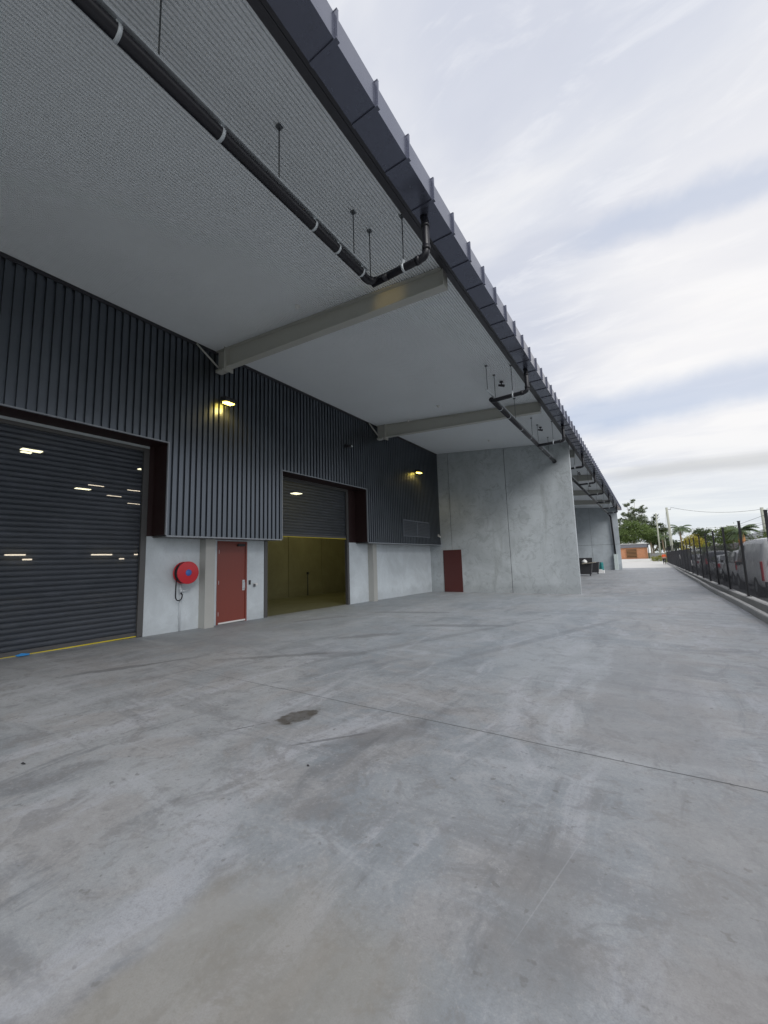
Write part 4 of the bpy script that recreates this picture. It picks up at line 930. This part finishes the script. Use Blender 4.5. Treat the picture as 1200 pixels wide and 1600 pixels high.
wire((2.7, 96, 5.3), (-14, 94, 5.6), .5, 'overhead wire from the left pole across the trees', .014)
wire((2.85, 70, 7.6), (2.45, 76, 0), 0, 'stay wire running down beside the tall pale pole', .012)

# ------------------------------------------------------------------ far buildings
bb = thing('brick_building', (-2, 100, -.45), 'low orange brick building with a grey roof band at the far end of the yard', 'building')
box('wall', mat_brick('orange_brick'), bb, -9, .16, 100, 106, -.45, 2.45)
box('fascia', paint('grey_fascia', (.17, .17, .19), .6), bb, -9.2, .34, 99.75, 106.2, 2.45, 3.18, bevel=.02)
box('roof', paint('pale_roof_edge', (.5, .5, .48), .6), bb, -9.3, .44, 99.65, 106.3, 3.18, 3.3)
gf = box('window', paint('dark_opening', (.03, .02, .015), .8), bb, -3.62, -1.82, 99.97, 99.995, .35, 2.12)
ls = MB()
for i in range(6): ls.box(-3.7, -1.74, 99.86, 99.96, .42+i*.29, .56+i*.29)
ls.build('louvre', paint('timber_slats', (.30, .16, .07), .8), gf)
MB().tube([(.30, 99.7, -.45), (.30, 99.7, 3.2)], .07, 8).build('down_pipe', M['blackplastic'], bb)
MB().prism([(-1.9, 3.31), (-.6, 3.36), (-.5, 3.62), (-1.5, 3.42)], 'y', 101.5, 102.1).build('roof_vent', M['white'], bb)
tag(MB().box(-9, .82, 99.4, 99.6, -.5, .10).build('garden_wall', paint('white_rendered_wall', (.74, .74, .72), .8, 0, .05, .5)), 'low white rendered wall in front of the brick building', 'wall')
fp = thing('paling_fence', (1.6, 101, -.45), 'pale grey paling fence between the brick building and the worker', 'fence')
pf = MB()
for i in range(16): pf.box(.5+i*.155, .5+i*.155+.14, 101, 101.03, -.45, 1.15+.02*sin(i*3))
pf.build('palings', paint('grey_paling', (.36, .37, .38), .85), fp); box('rail', M['column'], fp, .5, 2.95, 101.035, 101.08, .8, .88)
sh = thing('shed', (16, 70, -.45), 'long dark roofed shed seen above the parked cars', 'building')
box('wall', paint('shed_wall', (.16, .15, .14), .8), sh, 7.5, 30, 64.5, 70, -.45, 1.5)
MB().prism([(64.2, 1.5), (70.3, 1.5), (70.3, 1.62), (67.2, 2.3), (64.2, 1.62)], 'x', 7.2, 30.3).build('roof', paint('shed_roof', (.09, .085, .08), .7), sh)
hs_ = thing('house', (14.5, 78, -.45), 'white gabled house behind the palm at the right', 'building')
box('wall', M['white'], hs_, 12.6, 16.5, 78, 82, -.45, 3.0); MB().prism([(12.2, 3.0), (16.9, 3.0), (14.5, 4.2)], 'y', 77.7, 82.3).build('roof', paint('house_roof', (.35, .36, .38), .7), hs_)

# ------------------------------------------------------------------ worker
def person(x, y, label, hgt=1.72):
    z0 = gz(y); t = thing('person', (x, y, z0), label, 'person'); s = hgt/1.72
    def skin(name, verts, edges, mat, parent=t, sub=2):
        me = bpy.data.meshes.new(name); me.from_pydata([(v[0]*s, v[1]*s, v[2]*s) for v in verts], edges, []); me.materials.append(mat)
        o = bpy.data.objects.new(name, me); COL.objects.link(o); o.parent = parent
        m = o.modifiers.new('skin', 'SKIN'); m.use_smooth_shade = True
        for i, v in enumerate(verts): me.skin_vertices[0].data[i].radius = (v[3]*s, (v[4] if len(v) > 4 else v[3])*s)
        me.skin_vertices[0].data[0].use_root = True
        su = o.modifiers.new('sub', 'SUBSURF'); su.levels = sub; su.render_levels = sub; return o
    sk = paint('skin', (.42, .24, .16), .6)
    B = [(0, 0, .92, .13, .10), (0, .01, 1.12, .125, .095), (0, .01, 1.32, .15, .10), (0, 0, 1.45, .055), (0, .01, 1.53, .05), (0, .02, 1.62, .085, .095), (0, .02, 1.68, .06),
         (-.17, 0, 1.39, .05), (-.23, .02, 1.14, .04), (-.20, .16, .96, .03), (-.19, .21, .90, .03, .016),
         (.17, 0, 1.39, .05), (.25, .0, 1.16, .04), (.32, .12, 1.02, .03), (.34, .17, .97, .03, .016),
         (-.09, 0, .86, .08), (-.10, .10, .48, .055), (-.10, .02, .09, .036), (-.10, .14, .03, .035, .022),
         (.09, 0, .86, .08), (.10, .0, .48, .055), (.10, -.16, .13, .036), (.10, -.06, .04, .035, .022)]
    E_ = [(0, 1), (1, 2), (2, 3), (3, 4), (4, 5), (5, 6), (2, 7), (7, 8), (8, 9), (9, 10), (2, 11), (11, 12), (12, 13), (13, 14), (0, 15), (15, 16), (16, 17), (17, 18), (0, 19), (19, 20), (20, 21), (21, 22)]
    for (hx, hy, hz, idx, sg) in ((-.19, .21, .90, 10, 1), (.34, .17, .97, 14, -1)):
        for f_ in range(4):
            n = len(B); o_ = (f_-1.5)*.019; ln = (.06, .07, .066, .05)[f_]
            B += [(hx+o_, hy+.02, hz-.03, .009), (hx+o_*1.1, hy+.035, hz-.03-ln*.6, .008), (hx+o_*1.1, hy+.03, hz-.03-ln, .007)]; E_ += [(idx, n), (n, n+1), (n+1, n+2)]
        n = len(B); B += [(hx+sg*.035, hy+.02, hz-.01, .010), (hx+sg*.045, hy+.04, hz-.04, .008)]; E_ += [(idx, n), (n, n+1)]
    skin('body', B, E_, sk)
    hv = paint('hi_vis_orange', (.85, .13, .03), .7)
    skin('shirt', [(0, 0, .90, .165, .125), (0, .01, 1.12, .155, .12), (0, .01, 1.33, .17, .125), (0, 0, 1.44, .075), (-.17, 0, 1.38, .075), (-.235, .02, 1.14, .058), (-.21, .13, 1.0, .045), (.17, 0, 1.38, .075), (.255, 0, 1.16, .058), (.31, .10, 1.04, .045)],
         [(0, 1), (1, 2), (2, 3), (2, 4), (4, 5), (5, 6), (2, 7), (7, 8), (8, 9)], hv)
    skin('trousers', [(0, 0, .92, .145, .12), (-.09, 0, .82, .10), (-.10, .10, .48, .075), (-.10, .03, .12, .055), (.09, 0, .82, .10), (.10, 0, .48, .075), (.10, -.14, .17, .055)], [(0, 1), (1, 2), (2, 3), (0, 4), (4, 5), (5, 6)], paint('navy_trousers', (.015, .017, .03), .8))
    skin('boot', [(-.10, .02, .10, .055), (-.10, .06, .045, .05, .045), (-.10, .17, .035, .045, .035)], [(0, 1), (1, 2)], M['blackplastic'])
    skin('boot', [(.10, -.16, .14, .055), (.10, -.12, .07, .05, .045), (.10, -.02, .045, .045, .035)], [(0, 1), (1, 2)], M['blackplastic'])
    MB().lathe([(r*s, h_*s) for r, h_ in ((.145, -.005), (.13, .0), (.125, .04), (.10, .09), (.05, .12), (0, .125))], (x, y+.02, z0+1.64*s)).build('helmet', M['white'], t)
    f = MB()
    for (a, b, c, r) in ((-.03, .105, 1.625, .011), (.03, .105, 1.625, .011)): f.lathe([(0, -r), (r*.8, -r*.5), (r, 0), (r*.8, r*.5), (0, r)], (x+a*s, y+b*s, z0+c*s), 'y', 8)
    f.build('eyes', M['blackplastic'], t)
    n_ = MB(); n_.prism([(y+.10*s, z0+1.62*s), (y+.135*s, z0+1.585*s), (y+.10*s, z0+1.58*s)], 'x', x-.012, x+.012); n_.box(x-.022, x+.022, y+.105*s, y+.112*s, z0+1.553*s, z0+1.560*s); n_.box(x-.1*s, x-.085*s, y, y+.04, z0+1.58*s, z0+1.64*s); n_.box(x+.085*s, x+.1*s, y, y+.04, z0+1.58*s, z0+1.64*s); n_.build('face', sk, t)
    bs = MB(); bs.box(x-.172, x+.172, y-.135, y-.13, z0+1.02, z0+1.07); bs.build('reflective_band', M['white'], t)
person(2.06, 72.7, 'worker in orange shirt, dark trousers and white helmet walking by the fence', 1.74)

S.render.engine = 'CYCLES'
S.cycles.max_bounces = 8; S.cycles.transparent_max_bounces = 24
